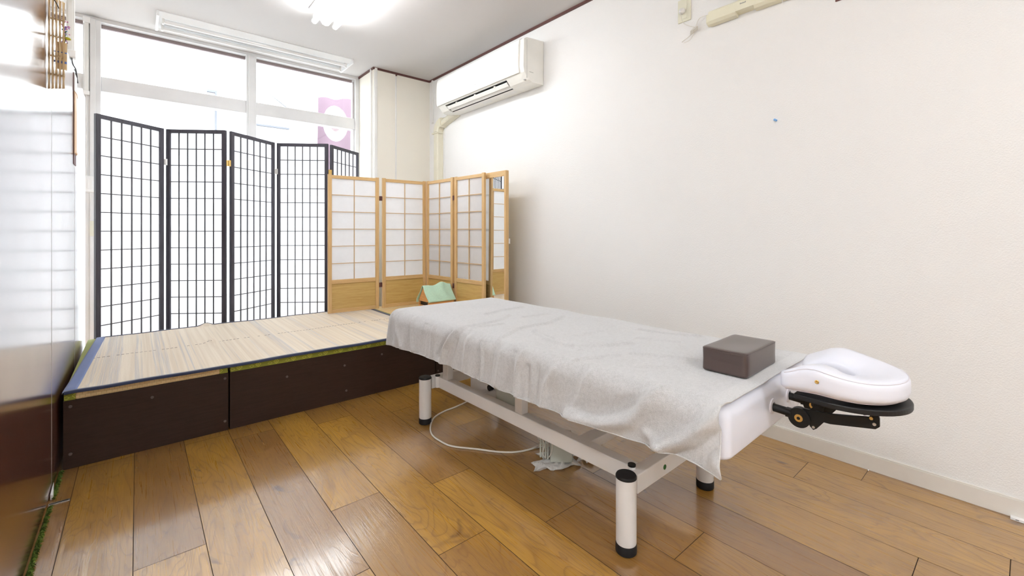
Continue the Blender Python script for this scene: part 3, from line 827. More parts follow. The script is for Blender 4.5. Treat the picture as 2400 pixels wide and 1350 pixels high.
# mattress: rounded slab
HX, Y0, Y1, ZT, ZB = .360, -.903, .890, .567, .437
def rslab(hx, y0, y1, zb, zt, rc, re, nseg=8):
    """slab with plan corner radius rc and edge rounding re"""
    ring = []
    for cx_, cy_, a0 in ((hx - rc, y1 - rc, 0), (-hx + rc, y1 - rc, 90), (-hx + rc, y0 + rc, 180), (hx - rc, y0 + rc, 270)):
        for k in range(nseg + 1):
            a = math.radians(a0 + 90 * k / nseg); ring.append((cx_, cy_, math.cos(a), math.sin(a)))
    lv = [(rc - re, zb, -1)]
    rb = .012
    prof = [(-rb, zb)] + [(-rb + rb * math.sin(math.radians(t_)), zb + rb - rb * math.cos(math.radians(t_))) for t_ in (15, 30, 45, 60, 75, 90)]
    prof += [(-re + re * math.cos(math.radians(t_)), zt - re + re * math.sin(math.radians(t_))) for t_ in (0, 15, 30, 45, 60, 75, 90)]
    vs = []; n = len(ring)
    for o_, z in prof:
        for cx_, cy_, c_, s_ in ring: vs.append((cx_ + c_ * (rc + o_), cy_ + s_ * (rc + o_), z))
    fs = []
    for j in range(len(prof) - 1):
        for i in range(n): fs.append((j * n + i, j * n + (i + 1) % n, (j + 1) * n + (i + 1) % n, (j + 1) * n + i))
    fs += [tuple(range(n))[::-1], tuple(range((len(prof) - 1) * n, len(prof) * n))]
    return vs, fs
vs, fs = rslab(HX, Y0, Y1, ZB, ZT, .045, .032)
mo = LB().add(vs, fs).build('mattress', 'vinyl_white', bed); smooth_by_angle(mo, 60)
tag(mo, 'white vinyl padded mattress')
smooth_by_angle(LB().lathe((-.050, Y0 + .012, .500), [(.0235, 0), (.0235, .010), (.021, .0145), (.013, .016), (.012, .004)], 28, axis=(0, -1, 0)).build('grommet', 'vinyl_seam', mo))
smooth_by_angle(LB().lathe((.085, Y0 + .012, .500), [(.0235, 0), (.0235, .010), (.021, .0145), (.013, .016), (.012, .004)], 28, axis=(0, -1, 0)).build('grommet', 'vinyl_seam', mo))

# face cradle
fcx = .018    # centre line in table frame
fc = thing('face_cradle', tuple(BO + RB @ Vector((fcx, -1.05, .5))), 'white horseshoe face cushion on a black bracket plugged into the head of the massage table', 'face cradle', rz=TH)
for s_ in (-1, 1):
    xa = fcx + s_ * .066
    LB().cyl((xa, Y0 + .012, .498), (xa, Y0 - .048, .495), .0112, 20).build('insert_rod', 'black_metal', fc)
    j = LB().cyl((xa - .010, Y0 - .068, .490), (xa + .010, Y0 - .068, .490), .0265, 32).cyl((xa - .012, Y0 - .030, .497), (xa + .012, Y0 - .030, .497), .0001, 4)
    j.box(xa - .009, xa + .009, Y0 - .055, Y0 - .035, .484, .506)
    jo = j.build('hinge_joint', 'black_metal', fc, bevel=.001)
    tag(LB().cyl((xa - .0125, Y0 - .068, .490), (xa - .0095, Y0 - .068, .490), .0100, 24).build('bolt', 'brass', jo), 'brass bolt')
    LB().cyl((xa - .0135, Y0 - .068, .490), (xa - .0120, Y0 - .068, .490), .0045, 6).build('bolt_socket', 'black_metal', jo)
    # side link: profile in (y,z)
    yy = Y0 - .068
    prof = [(yy - .006, .517), (yy - .040, .519), (yy - .075, .522), (yy - .150, .538), (yy - .158, .556), (yy - .166, .558), (yy - .171, .540), (yy - .171, .520), (yy - .163, .512),
            (yy - .070, .494), (yy - .056, .494), (yy - .040, .472), (yy - .032, .466), (yy - .024, .474), (yy - .018, .490)]
    k = LB().prism(prof, 'x', xa - .004, xa + .004).build('side_link', 'black_metal', fc, bevel=.001)
    LB().cyl((xa - .0055, yy - .161, .524), (xa - .003, yy - .161, .524), .0038, 12).build('rivet', 'steel', k)
    LB().cyl((xa - .0055, yy - .033, .474), (xa - .003, yy - .033, .474), .0034, 12).build('rivet', 'steel', k)
    LB().cyl((xa - .0065, yy - .155, .537), (xa - .003, yy - .155, .537), .0042, 6).build('rivet', 'brass', k)
    LB().prism([(yy - .020, .514), (yy - .050, .549), (yy - .060, .549), (yy - .034, .514)], 'x', xa - .003, xa + .003).build('support_arm', 'black_metal', fc)
    LB().prism([(yy - .140, .540), (yy - .128, .556), (yy - .150, .556), (yy - .155, .545)], 'x', xa - .005, xa + .005).build('support_arm', 'black_metal', fc)
LB().box(fcx - .066, fcx + .066, Y0 - .230, Y0 - .222, .528, .540).build('cross_bar', 'black_metal', fc)
LB().box(fcx - .066, fcx + .066, Y0 - .125, Y0 - .110, .534, .546).build('cross_bar', 'black_metal', fc)
LB().cyl((fcx - .066, Y0 - .10, .533), (fcx + .066, Y0 - .10, .533), .006, 12).build('cross_bar', 'black_metal', fc)
def ushape(w_in, w_out, y_tip, y_c, r_extra=0., n=44):
    """horseshoe outline in table frame, open towards the table (tips at +y)"""
    out = []; inn = []
    for k in range(n + 1):
        a = PI + PI * k / n
        out.append((fcx + w_out * math.cos(a), y_c + (w_out + r_extra) * math.sin(a)))
        inn.append((fcx + w_in * math.cos(a), y_c + (w_in + 0) * math.sin(a)))
    return [(fcx - w_out * .93, y_tip)] + out + [(fcx + w_out * .93, y_tip)] + [(fcx + w_in, y_tip)] + inn[::-1] + [(fcx - w_in, y_tip)]
yc = Y0 - .148
LB().prism(ushape(.055, .135, Y0 - .070, yc, .010), 'z', .556, .571).build('base_plate', 'black_plastic', fc, bevel=.003)
# cushion: swept cross-section round the horseshoe
NS, NP = 90, 28
cw = .057
cen = []
Lst = .112
rr = .097; ryy = .083
tot = Lst * 2 + PI * (rr + ryy) / 2
for k in range(NS):
    s_ = tot * k / (NS - 1)
    if s_ < Lst:
        t_ = s_ / Lst; cen.append((fcx - rr + .006 * (1 - t_) ** 1.5, yc + Lst * (1 - t_), -1, 0, t_, 0))
    elif s_ > tot - Lst:
        t_ = (tot - s_) / Lst; cen.append((fcx + rr - .006 * (1 - t_) ** 1.5, yc + Lst * (1 - t_), 1, 0, t_, 0))
    else:
        a = PI + PI * (s_ - Lst) / (tot - 2 * Lst)
        cen.append((fcx + rr * math.cos(a), yc + ryy * math.sin(a), math.cos(a), math.sin(a), 1, math.sin(-(a)) if 0 else abs(math.sin(a))))
rows_ = []
for (x, y, nx, ny, t_, ap) in cen:
    y_rel = (y - (yc - ryy)) / (Lst + ryy)            # 0 apex .. 1 tip
    zr = .640 + .020 * math.exp(-((y_rel - .55) / .26) ** 2) - .014 * max(0, y_rel - .72) / .28
    zi = zr - .019
    zb_ = .578 + .006 * math.exp(-((y_rel - .5) / .3) ** 2)
    wd = cw
    e = .028
    tip = 1.0
    if t_ < .28: 
        q = t_ / .28; tip = math.sqrt(max(0.0, 1 - (1 - q) ** 2)) * .98 + .02
    sec = []
    # outline around section: (across, z): outer +1
    prof = []
    for k in range(NP):
        a = 2 * PI * k / NP
        ca_, sa_ = math.cos(a), math.sin(a)
        ex = 4.2
        rx = (abs(ca_) ** ex + abs(sa_) ** ex) ** (-1 / ex)
        px_ = ca_ * rx; pz_ = sa_ * rx
        ztop = zi + (zr - zi) * (.5 + .5 * px_) ** .8 if px_ > -1 else zi
        z = zb_ + (ztop - zb_) * (.5 + .5 * pz_)
        zc_ = (zb_ + zr) / 2
        prof.append((px_ * wd * (.35 + .65 * tip), zc_ + (z - zc_) * (.80 + .20 * tip)))
    rows_.append([(x + nx * p, y + ny * p, z) for p, z in prof])
A = np.array(rows_)
b = LB(); n = NP
vs = [tuple(p) for p in A.reshape(-1, 3).tolist()]
fs = []
for j in range(NS - 1):
    for i in range(n): fs.append((j * n + i, (j + 1) * n + i, (j + 1) * n + (i + 1) % n, j * n + (i + 1) % n))
fs += [tuple(range(n)), tuple(range((NS - 1) * n, NS * n))[::-1]]
cu = b.add(vs, fs).build('cushion', 'vinyl_white', fc, smooth=True)
# piping along outer top ridge and lower seam
ir = min(range(NP), key=lambda k: -(A[NS // 4, k, 2] * 1 + (-A[NS // 4, k, 0]) * .5))
LB().tube([tuple(A[j, ir]) for j in range(3, NS - 3, 2)], .0013, 6, 2).build('top_seam', 'vinyl_seam', cu, smooth=True)
il = min(range(NP), key=lambda k: (A[NS // 4, k, 2] - (-A[NS // 4, k, 0]) * .6))
LB().tube([tuple(A[j, il]) for j in range(3, NS - 3, 2)], .0014, 6, 2).build('lower_seam', 'vinyl_seam', cu, smooth=True)
b = LB(); rws = []
for j in range(4, NS - 4): rws.append([tuple(A[j, k] * np.array([1, 1, 0]) + np.array([0, 0, A[j, k, 2] - .006])) for k in range(NP) if A[j, k, 2] < .590][:10])
ex_ = LB().lathe((fcx - rr - cw - .0005, yc + .018, .622), [(.0048, 0), (.0048, .0012), (.0035, .002), (.002, .0008)], 20, axis=(-1, 0, 0))
tag(ex_.build('vent_eyelet', 'brass', cu), 'brass vent eyelet')

# ---------------------------------------------------------------- grey towel over the table
hx, yh, yf, zt_ = .372, -.895, .905, .5765
hemY = np.array([.44, .51, .60, .74, .82, .99, 1.28, 1.47, 1.66, 1.77, 1.98, 2.25, 2.40])
hemZ = np.array([.418, .424, .428, .420, .417, .410, .405, .409, .416, .412, .408, .390, .385])
R1 = .058
NA, NB = 250, 420
# across parameter a: -1 near hem, 0.. ; flat half width
sx = np.linspace(-(hx - R1) - .215, (hx - R1) + .20, NA)
sy = np.linspace(yh, (yf - R1) + .215, NB)
SX, SY = np.meshgrid(sx, sy)      # rows = along table
ox = np.maximum(0, np.abs(SX) - (hx - R1)); oy = np.maximum(0, SY - (yf - R1))
Lm = np.maximum(ox, oy)
# normalise drape so the hem follows the measured line on the near side
hem_at = np.interp(SY + BO.y, hemY, hemZ)
drop_needed = zt_ - hem_at
arc = R1 * PI / 2
maxL = .215
# path: arc then fall
def path(o, dropn):
    tot_ = arc + np.maximum(dropn - R1, .02)
    o2 = o / maxL * tot_
    on = np.minimum(o2, arc)
    h = R1 * np.sin(on / R1) + np.maximum(0, o2 - arc) * .10
    d = R1 * (1 - np.cos(on / R1)) + np.maximum(0, o2 - arc) * .995
    return h, d
h_, d_ = path(np.minimum(Lm, maxL), drop_needed)
hyp = np.hypot(ox, oy) + 1e-9
dx = np.where(Lm > 0, ox / hyp, 0) * np.sign(SX); dy = np.where(Lm > 0, oy / hyp, 0)
bx = np.clip(SX, -(hx - R1), hx - R1); by = np.minimum(SY, yf - R1)
PX = bx + dx * h_; PY = by + dy * h_; PZ = zt_ - d_
# head edge: mattress corner is rounded in plan, let towel edge follow slightly
PXw = BO.x + PX * math.cos(TH) - PY * math.sin(TH); PYw = BO.y + PX * math.sin(TH) + PY * math.cos(TH)
W = np.stack([PXw, PYw, PZ], -1)
# side coordinate (worldY, Z) for the near side, (X, Y) for the top
side = np.clip((-SX - (hx - R1)) / .05, 0, 1)
top = 1 - np.clip(Lm / (arc * .7), 0, 1)
def segdist(px, py, pts):
    best = np.full(px.shape, 1e9)
    for (ax, ay), (bx_, by_) in zip(pts[:-1], pts[1:]):
        vx, vy = bx_ - ax, by_ - ay; L2 = vx * vx + vy * vy
        t_ = np.clip(((px - ax) * vx + (py - ay) * vy) / L2, 0, 1)
        best = np.minimum(best, np.hypot(px - ax - t_ * vx, py - ay - t_ * vy))
    return best
disp = np.zeros(SX.shape)
SIDE = [([(.950, .415), (.827, .430), (.723, .472), (.682, .520), (.650, .565)], .020, .016),
        ([(.91, .446), (.796, .470), (.725, .520)], .020, -.009),
        ([(.640, .425), (.561, .478), (.507, .530), (.466, .580)], .019, .017),
        ([(.600, .420), (.53, .455), (.48, .52)], .016, -.010),
        ([(.676, .452), (.631, .436)], .012, .007), ([(.50, .45), (.45, .44)], .02, .006),
        ([(1.424, .560), (1.412, .481), (1.414, .40)], .007, .009), ([(1.438, .55), (1.430, .42)], .010, -.006),
        ([(1.600, .575), (1.675, .490), (1.697, .40)], .015, .013), ([(1.66, .55), (1.73, .44)], .013, -.008), ([(1.60, .53), (1.63, .42)], .014, -.006),
        ([(1.180, .560), (1.200, .499), (1.195, .40)], .014, .011), ([(1.235, .55), (1.24, .42)], .014, -.007), ([(1.15, .52), (1.14, .42)], .012, -.006),
        ([(1.02, .540), (1.056, .484), (1.064, .40)], .014, .010), ([(1.10, .53), (1.10, .42)], .013, -.006),
        ([(.890, .555), (.906, .491), (.93, .44)], .013, .007), ([(1.30, .54), (1.31, .42)], .014, .006), ([(1.35, .54), (1.36, .42)], .012, -.004),
        ([(2.18, .570), (2.141, .482), (2.08, .41)], .012, .008), ([(2.23, .55), (2.19, .43)], .012, -.005), ([(2.0, .56), (1.96, .42)], .013, .006),
        ([(1.88, .56), (1.86, .42)], .013, -.005), ([(1.80, .56), (1.80, .42)], .012, .005), ([(1.52, .55), (1.53, .42)], .014, .006)]
for pts, wd, am in SIDE:
    disp += side * am * 1.5 * np.exp(-(segdist(PYw, PZ, pts) / wd) ** 2)
TOPR = [([(1.0, 1.57), (1.027, 1.605), (1.145, 1.615), (1.309, 1.637), (1.42, 1.70)], .012, .007), ([(1.04, 1.52), (1.055, 1.549), (1.144, 1.582), (1.276, 1.564)], .010, .005),
        ([(1.353, 1.796), (1.495, 1.833), (1.626, 1.825)], .012, .006), ([(1.04, 1.28), (1.086, 1.358), (1.235, 1.428), (1.424, 1.438), (1.6, 1.5)], .013, .007),
        ([(1.26, 1.34), (1.213, 1.224), (1.209, 1.088), (1.294, 1.039), (1.411, .972)], .012, .006), ([(1.264, 1.352), (1.253, 1.217), (1.201, 1.041)], .009, .004),
        ([(1.294, .891), (1.356, .799), (1.407, .692)], .011, .005), ([(1.639, 1.086), (1.672, .985), (1.722, .865)], .012, .005), ([(1.06, .99), (1.172, .941), (1.248, .91)], .011, .004),
        ([(1.35, 1.20), (1.5, 1.18), (1.62, 1.22)], .014, .004), ([(1.2, .80), (1.28, .72)], .012, .003), ([(1.45, 1.62), (1.6, 1.6)], .012, .004), ([(1.5, 1.0), (1.58, .88)], .014, .004)]
for pts, wd, am in TOPR:
    disp += top * am * 1.5 * np.exp(-(segdist(PXw, PYw, pts) / wd) ** 2)
rs = np.random.RandomState(3)
for k in range(26):
    fx, fy = rs.uniform(4, 26), rs.uniform(4, 26); ph = rs.uniform(0, 6.28)
    disp += .00042 * np.sin(PXw * fx + PYw * fy * (1 if k % 2 else -1) + ph) * (12 / (fx * .5 + 6))
disp += side * (.0034 * np.sin(PYw * 47 + 5 * np.sin(PYw * 3)) * np.clip((.53 - PZ) / .1, 0, 1))
disp -= (1 - side) * 0
gi = np.gradient(W, axis=0); gj = np.gradient(W, axis=1)
Nn = np.cross(gj, gi); Nn /= (np.linalg.norm(Nn, axis=-1, keepdims=True) + 1e-12)
if Nn[NB // 3, NA // 2, 2] < 0: Nn = -Nn
disp = np.maximum(disp, np.where(top > .2, -.0015, -.006))
W = W + Nn * disp[..., None]
# near head corner hangs a little longer and swings out
hd = np.exp(-((PYw - .47) / .07) ** 2) * side * np.clip((.50 - W[..., 2]) / .08, 0, 1)
W[..., 0] -= hd * .006; W[..., 1] -= hd * .012; W[..., 2] -= hd * .006
tw = MB().grid(W)
for f_i in range(len(tw.f)):
    r_ = f_i // (NA - 1)
    tw.mi[f_i] = 1 if r_ < 9 else 0
two = tw.build('bath_towel', None, mats=['towel', 'towel_hem'], smooth=True)
so = two.modifiers.new('thickness', 'SOLIDIFY'); so.thickness = .005; so.offset = -.4; so.use_rim = True
tag(two, 'large light grey terry towel spread over the massage table', 'towel')
hm = MB()
hm.tube([tuple(W[j, 0] + np.array([-.001, 0, 0])) for j in range(0, NB - 60, 6)], .0020, 6, 1)
hm.tube([tuple(W[0, i] + np.array([0, 0, 0])) for i in range(0, NA, 4)], .0020, 6, 1)
hm.build('hem', 'towel_hem', two, smooth=True)

# brown block cushion
cx0 = thing('block_cushion', (1.437, .592, .5785), 'brown vinyl block cushion lying on the grey towel near the head end', 'cushion', rz=math.radians(1.5))
NXc, NYc = 26, 22
def pillow(lx, ly, lz, org, rz):
    vs = []; fs = []
    R_ = Matrix.Rotation(rz, 4, 'Z')
    N_ = 18
    def pt(u, v_, w_):
        # superellipsoid-ish box with sagging top
        ex = 20
        r_ = (abs(u) ** ex + abs(v_) ** ex + abs(w_) ** ex) ** (-1 / ex)
        x, y, z = u * r_, v_ * r_, w_ * r_
        x *= 1 - .02 * (1 - abs(z)) ; 
        zz = z
        if z > .5: zz -= .10 * math.exp(-(x / .75) ** 2) * math.exp(-(y / .9) ** 2) * 1.0
        return Vector((x * lx / 2, y * ly / 2, (zz + 1) * lz / 2))
    for ax in range(3):
        for sg in (-1, 1):
            o_ = len(vs)
            for i in range(N_ + 1):
                for j in range(N_ + 1):
                    a, b_ = -1 + 2 * i / N_, -1 + 2 * j / N_
                    c_ = [0, 0, 0]; c_[ax] = sg; c_[(ax + 1) % 3] = a; c_[(ax + 2) % 3] = b_
                    vs.append(Vector(org) + R_ @ pt(*c_))
            for i in range(N_):
                for j in range(N_):
                    q = (o_ + i * (N_ + 1) + j, o_ + (i + 1) * (N_ + 1) + j, o_ + (i + 1) * (N_ + 1) + j + 1, o_ + i * (N_ + 1) + j + 1)
                    fs.append(q if sg > 0 else q[::-1])
    return vs, fs, pt, R_
corg = Vector((1.437, .592, .5785)); crz = math.radians(1.5)
vs, fs, ptf, R_ = pillow(.245, .130, .072, corg, crz)
import bmesh
co = MB().add(vs, fs).build('cushion_cover', 'vinyl_brown', cx0, smooth=True)
bm = bmesh.new(); bm.from_mesh(co.data); bmesh.ops.remove_doubles(bm, verts=bm.verts, dist=.0001); bm.to_mesh(co.data); bm.free()
b = MB()
for zz_ in (1,):
    loop = []
    for k in range(64):
        t_ = k / 64 * 4; s_ = int(t_); f_ = -1 + 2 * (t_ - s_)
        u, v_ = [(f_, -1), (1, f_), (-f_, 1), (-1, -f_)][s_]
        loop.append(tuple(corg + R_ @ (ptf(u, v_, .92))))
    b.tube(loop + [loop[0]], .0012, 6, 1)
b.build('seam', 'vinyl_brown_seam', co, smooth=True)

# ---------------------------------------------------------------- things under the table
cpts = [(1.555, 2.20, .18), (1.56, 2.19, .08), (1.50, 2.152, .0042), (1.381, 2.117, .0042), (1.294, 2.105, .0042), (1.21, 2.068, .0042), (1.144, 1.993, .0042), (1.101, 1.906, .0042), (1.095, 1.824, .0042), (1.112, 1.739, .0042),
        (1.186, 1.639, .0042), (1.239, 1.564, .0042), (1.295, 1.512, .0042), (1.362, 1.486, .0042), (1.422, 1.478, .010), (1.440, 1.470, .03)]
cpts[0] = (1.54, 2.075, .185); cpts[1] = (1.545, 2.12, .06)
pc = thing('power_cable', (1.2, 1.8, 0), 'white power cable curling over the floor under the massage table', 'cable')
MB().tube(cpts, .0042, 10, 8).build('cable', 'cable_white', pc, smooth=True)
b = MB().tube([(1.385, 1.62, .17), (1.402, 1.55, .10), (1.425, 1.487, .035), (1.432, 1.482, .022)], .0016, 6, 6)
b.tube([(1.445, 1.47, .03), (1.43, 1.42, .018), (1.425, 1.40, .040), (1.420, 1.385, .06)], .0018, 6, 6)
b.tube([(1.432, 1.482, .03), (1.44, 1.47, .012), (1.425, 1.47, .004), (1.41, 1.48, .003)], .0014, 6, 6)
b.tube([(1.425, 1.487, .034), (1.418, 1.478, .026), (1.430, 1.472, .022), (1.436, 1.484, .028), (1.424, 1.488, .03)], .0022, 6, 6)
b.build('thin_cord', 'cable_white', pc, smooth=True)
bx = thing('control_box', (1.41, 1.34, 0), 'grey control box with stacked plugs on the floor under the massage table', 'control box')
RR = Matrix.Rotation(math.radians(-44), 4, 'Z'); BC = Vector((1.405, 1.345, 0))
class RBx(MB):
    def build(s, *a, **k):
        s.v = [tuple(BC + RR @ Vector(p)) for p in s.v]; return MB.build(s, *a, **k)
RBx().box(-.035, .060, -.045, .055, .009, .108).build('housing', 'box_grey', bx, bevel=.004)
for k in range(4):
    RBx().box(-.080 + k * .0105, -.073 + k * .0105, -.046 + k * .003, -.014, .030 - .004 * k, .118 - k * .003).build('plug_plate', 'box_grey', bx, bevel=.001)
RBx().tube([(-.070, -.042, .112), (-.06, -.055, .09), (-.066, -.052, .05), (-.055, -.05, .03)], .002, 6, 6).tube([(-.030, -.046, .125), (-.026, -.052, .09), (-.030, -.05, .055), (-.040, -.050, .035)], .0022, 6, 6).build('cord', 'cable_white', bx, smooth=True)
# crumpled plastic bag below the box
def crumple(cx_, cy_, rx, ry, h, seed, name, label):
    r_ = np.random.RandomState(seed)
    n1, n2 = 14, 56
    A = np.zeros((n1, n2 + 1, 3))
    ph = r_.uniform(0, 6.28, 12); am = r_.uniform(.02, .11, 12)
    for i in range(n1):
        q = i / (n1 - 1)
        for j in range(n2 + 1):
            a = 2 * PI * (j % n2) / n2
            rad = q * (1 + sum(am[k] * math.sin((k + 2) * a + ph[k]) for k in range(12)) * (.3 + q))
            z = h * (max(0, 1 - q ** 1.5)) * (.7 + .3 * math.sin(5 * a + ph[1])) + .006 * q * (1 + math.sin(9 * a + 7 * q + ph[2])) + .004 * (1 + math.sin(13 * q + 6 * a + ph[3]))
            A[i, j] = (cx_ + rx * rad * math.cos(a), cy_ + ry * rad * math.sin(a), max(.0012, z))
    o = MB().grid(A).build(name, 'tissue', smooth=False)
    return tag(o, label, 'plastic bag')
crumple(1.392, 1.338, .105, .085, .004, 5, 'plastic_bag', 'crumpled white plastic sheet under the grey control box')
crumple(1.522, 1.262, .048, .040, .040, 9, 'plastic_bag', 'small crumpled white plastic bag lying right beside the control box')

# ---------------------------------------------------------------- right wall fittings
ol = thing('wall_outlet', (XR, 1.26, 2.23), 'tall cream outlet plate high on the right wall', 'outlet')
MB().box(XR - .007, XR, 1.222, 1.298, 2.172, 2.300).build('cover_plate', 'outlet_cream', ol, bevel=.002)
MB().box(XR - .009, XR - .006, 1.243, 1.277, 2.188, 2.284).build('socket_insert', 'outlet_cream', ol, bevel=.001)
pg = MB().lathe((XR - .009, 1.268, 2.232), [(.016, 0), (.016, .016), (.010, .026), (.005, .032)], 18, axis=(-1, 0, -.35))
sc_ = thing('fan_cord', (XR, 1.2, 2.15), 'thin white cord with plug hanging bundled between the outlet and the cream wall unit', 'cord')
smooth_by_angle(pg.build('plug', 'white_plastic', sc_))
xo = XR - .012
b = MB().tube([(XR - .035, 1.268, 2.220), (XR - .03, 1.264, 2.19), (xo, 1.262, 2.165), (xo, 1.235, 2.14), (xo, 1.205, 2.122), (xo, 1.19, 2.115)], .0016, 6, 8)
b.tube([(xo, 1.19, 2.115), (xo, 1.185, 2.13), (xo, 1.175, 2.150), (xo - .005, 1.160, 2.155), (XR - .025, 1.130, 2.152), (XR - .025, 1.112, 2.148)], .0016, 6, 8)
for k in range(4):
    z = 2.108 - k * .006
    b.tube([(xo, 1.222, z - .006), (xo - .006, 1.20, z + .002), (xo, 1.178, z + .008), (xo + .004, 1.20, z), (xo, 1.222, z - .006)], .0015, 6, 6)
b.tube([(xo, 1.20, 2.092), (xo, 1.235, 2.074), (xo, 1.272, 2.060)], .0017, 6, 6)
b.tube([(xo + .002, 1.20, 2.095), (xo + .002, 1.22, 2.06), (xo + .003, 1.26, 2.052)], .0013, 6, 6)
b.build('cord', 'cable_white', sc_, smooth=True)

fn = thing('wall_fan_base', (XR, .86, 2.1), 'long cream plastic wall unit with a notch at the top edge of the view', 'wall unit')
# elongated tapered housing running along the wall
def seg(y0, y1, zlow):
    return [(2.245, 2.075 if zlow is None else zlow)]
b = MB()
prof_full = [(XR - .004, 2.088), (2.304, 2.091), (2.292, 2.104), (2.291, 2.149), (2.302, 2.160), (XR - .004, 2.166)]
prof_notch = [(XR - .004, 2.100), (2.312, 2.104), (2.2925, 2.1055), (2.291, 2.149), (2.302, 2.160), (XR - .004, 2.166)]
b.prism(prof_full, 'y', .58, .882).prism(prof_notch, 'y', .882, .968).prism(prof_full, 'y', .968, 1.105)
b.build('housing', 'cream_plastic', fn)
MB().prism([(XR - .004, 2.092), (2.312, 2.096), (2.302, 2.106), (2.302, 2.146), (XR - .004, 2.156)], 'y', 1.105, 1.122).build('end_cap', 'cream_plastic', fn, bevel=.003)
MB().box(XR - .004, XR, .62, 1.06, 2.10, 2.15).build('wall_bracket', 'cream_plastic', fn)
b = MB()
for k, (dy, hh) in enumerate(((0, .006), (.0065, .004), (.0125, .005), (.018, .0035), (.0235, .006))): b.box(2.2900, 2.2915, .944 - dy - .004, .944 - dy, 2.132, 2.132 + hh)
tag(b.build('printed_mark', 'grey_mark', fn), 'tiny dark printed mark')
MB().lathe((2.310, .945, 2.206), [(.034, 0), (.034, .02), (.028, .030), (.010, .034)], 28, axis=(-1, 0, 0)).cyl((XR, .945, 2.206), (2.310, .945, 2.206), .02, 20).build('swivel_joint', 'cream_plastic', fn)
MB().cyl((2.296, .755, 2.106), (2.296, .755, 2.055), .0012, 6).build('pull_string', 'white_plastic', fn)

smooth_by_angle(tag(MB().lathe((XR, .796, 1.532), [(.005, 0), (.005, .003), (.0030, .005), (.0030, .013), (.0052, .018), (.0052, .021), (.002, .023)], 18, axis=(-1, 0, 0)).build('push_pin', 'blue_pin'), 'small blue push pin stuck in the right wall', 'push pin'))
tag(MB().box(XR - .004, XR, .530, .560, 2.006, 2.050).build('wall_hook', 'trim_brown', bevel=.001), 'small dark brown plate at the top edge of the right wall', 'wall plate')
st = thing('floor_strip', (XR - .02, .0, 0), 'short white plastic strip on the floor against the baseboard at the far right', 'plastic strip')
MB().box(XR - .028, XR - .010, -.30, .050, .0005, .010).build('strip', 'white_plastic', st, bevel=.001)
tag(MB().box(XR - .0284, XR - .0278, .030, .038, .004, .006).build('printed_mark', 'black_plastic', st), 'tiny dark mark')

# ---------------------------------------------------------------- partition fittings at the left
cc = thing('ceiling_conduit', (-.27, 3.33, 1.95), 'white cable conduit hanging from the ceiling down to the brown partition', 'conduit')
MB().box(-.288, -.256, 3.312, 3.342, 1.962, ZC).box(-.281, -.263, 3.305, 3.312, 1.962, ZC).build('channel', 'conduit', cc, bevel=.002)
MB().box(-.296, -.250, 3.300, 3.350, 1.925, 1.965).build('end_fitting', 'white_plastic', cc, bevel=.004)
MB().tube([(-.268, 3.315, 1.93), (-.262, 3.31, 1.89), (-.250, 3.30, 1.86), (-.244, 3.285, 1.80)], .003, 8, 6).tube([(-.276, 3.325, 1.93), (-.266, 3.32, 1.88), (-.250, 3.308, 1.85), (-.243, 3.295, 1.79)], .003, 8, 6).build('black_wires', 'cable_black', cc, smooth=True)
hs = thing('hanging_scroll', (XP, 3.23, 1.58), 'narrow wood-backed strip hanging on the brown partition below the conduit wires', 'wall hanging')
MB().box(XP + .0003, XP + .0022, 3.175, 3.280, 1.345, 1.815).build('back_strip', 'trim_brown', hs)
MB().box(XP + .0022, XP + .0052, 3.180, 3.275, 1.40, 1.72).build('wood_strip', 'card_orange', hs)
MB().box(XP + .0022, XP + .006, 3.176, 3.278, 1.722, 1.81).build('top_card', 'white_plastic', hs)
MB().tube([(XP + .005, 3.20, 1.72), (XP + .012, 3.20, 1.705), (XP + .014, 3.20, 1.685)], .0016, 6, 4).tube([(XP + .005, 3.20, 1.405), (XP + .011, 3.20, 1.395), (XP + .012, 3.20, 1.405)], .0016, 6, 4).build('cord_knot', 'card_orange', hs)
# conduit down the window post with a light switch
pcnd = thing('post_conduit', (-.27, 4.42, 2.0), 'slim white conduit running down the window post beside the partition', 'conduit')
MB().box(-.291, -.268, 4.405, 4.429, 2.01, ZC - .03).build('channel', 'conduit', pcnd, bevel=.002)
MB().box(-.296, -.263, 4.400, 4.429, 1.985, 2.012).build('end_fitting', 'white_plastic', pcnd, bevel=.002)
MB().box(-.298, -.260, 4.398, 4.429, ZC - .07, ZC - .028).build('end_fitting', 'white_plastic', pcnd, bevel=.002)
MB().box(-.283, -.277, 4.424, 4.429, 1.40, 1.99).build('wire', 'conduit', pcnd)
sw = thing('light_switch', (-.262, 4.42, 1.34), 'small white light switch box on the window post', 'light switch')
MB().box(-.292, -.236, 4.398, 4.4145, 1.282, 1.400).build('switch_box', 'white_plastic', sw, bevel=.004)
MB().box(-.275, -.250, 4.394, 4.398, 1.305, 1.375).build('rocker', 'white_plastic', sw, bevel=.001)
tag(MB().box(-.262, -.240, 4.407, 4.4145, .965, 1.075).build('outlet_plate', 'outlet_cream', bevel=.001), 'small cream outlet plate on the window post below the switch', 'outlet')

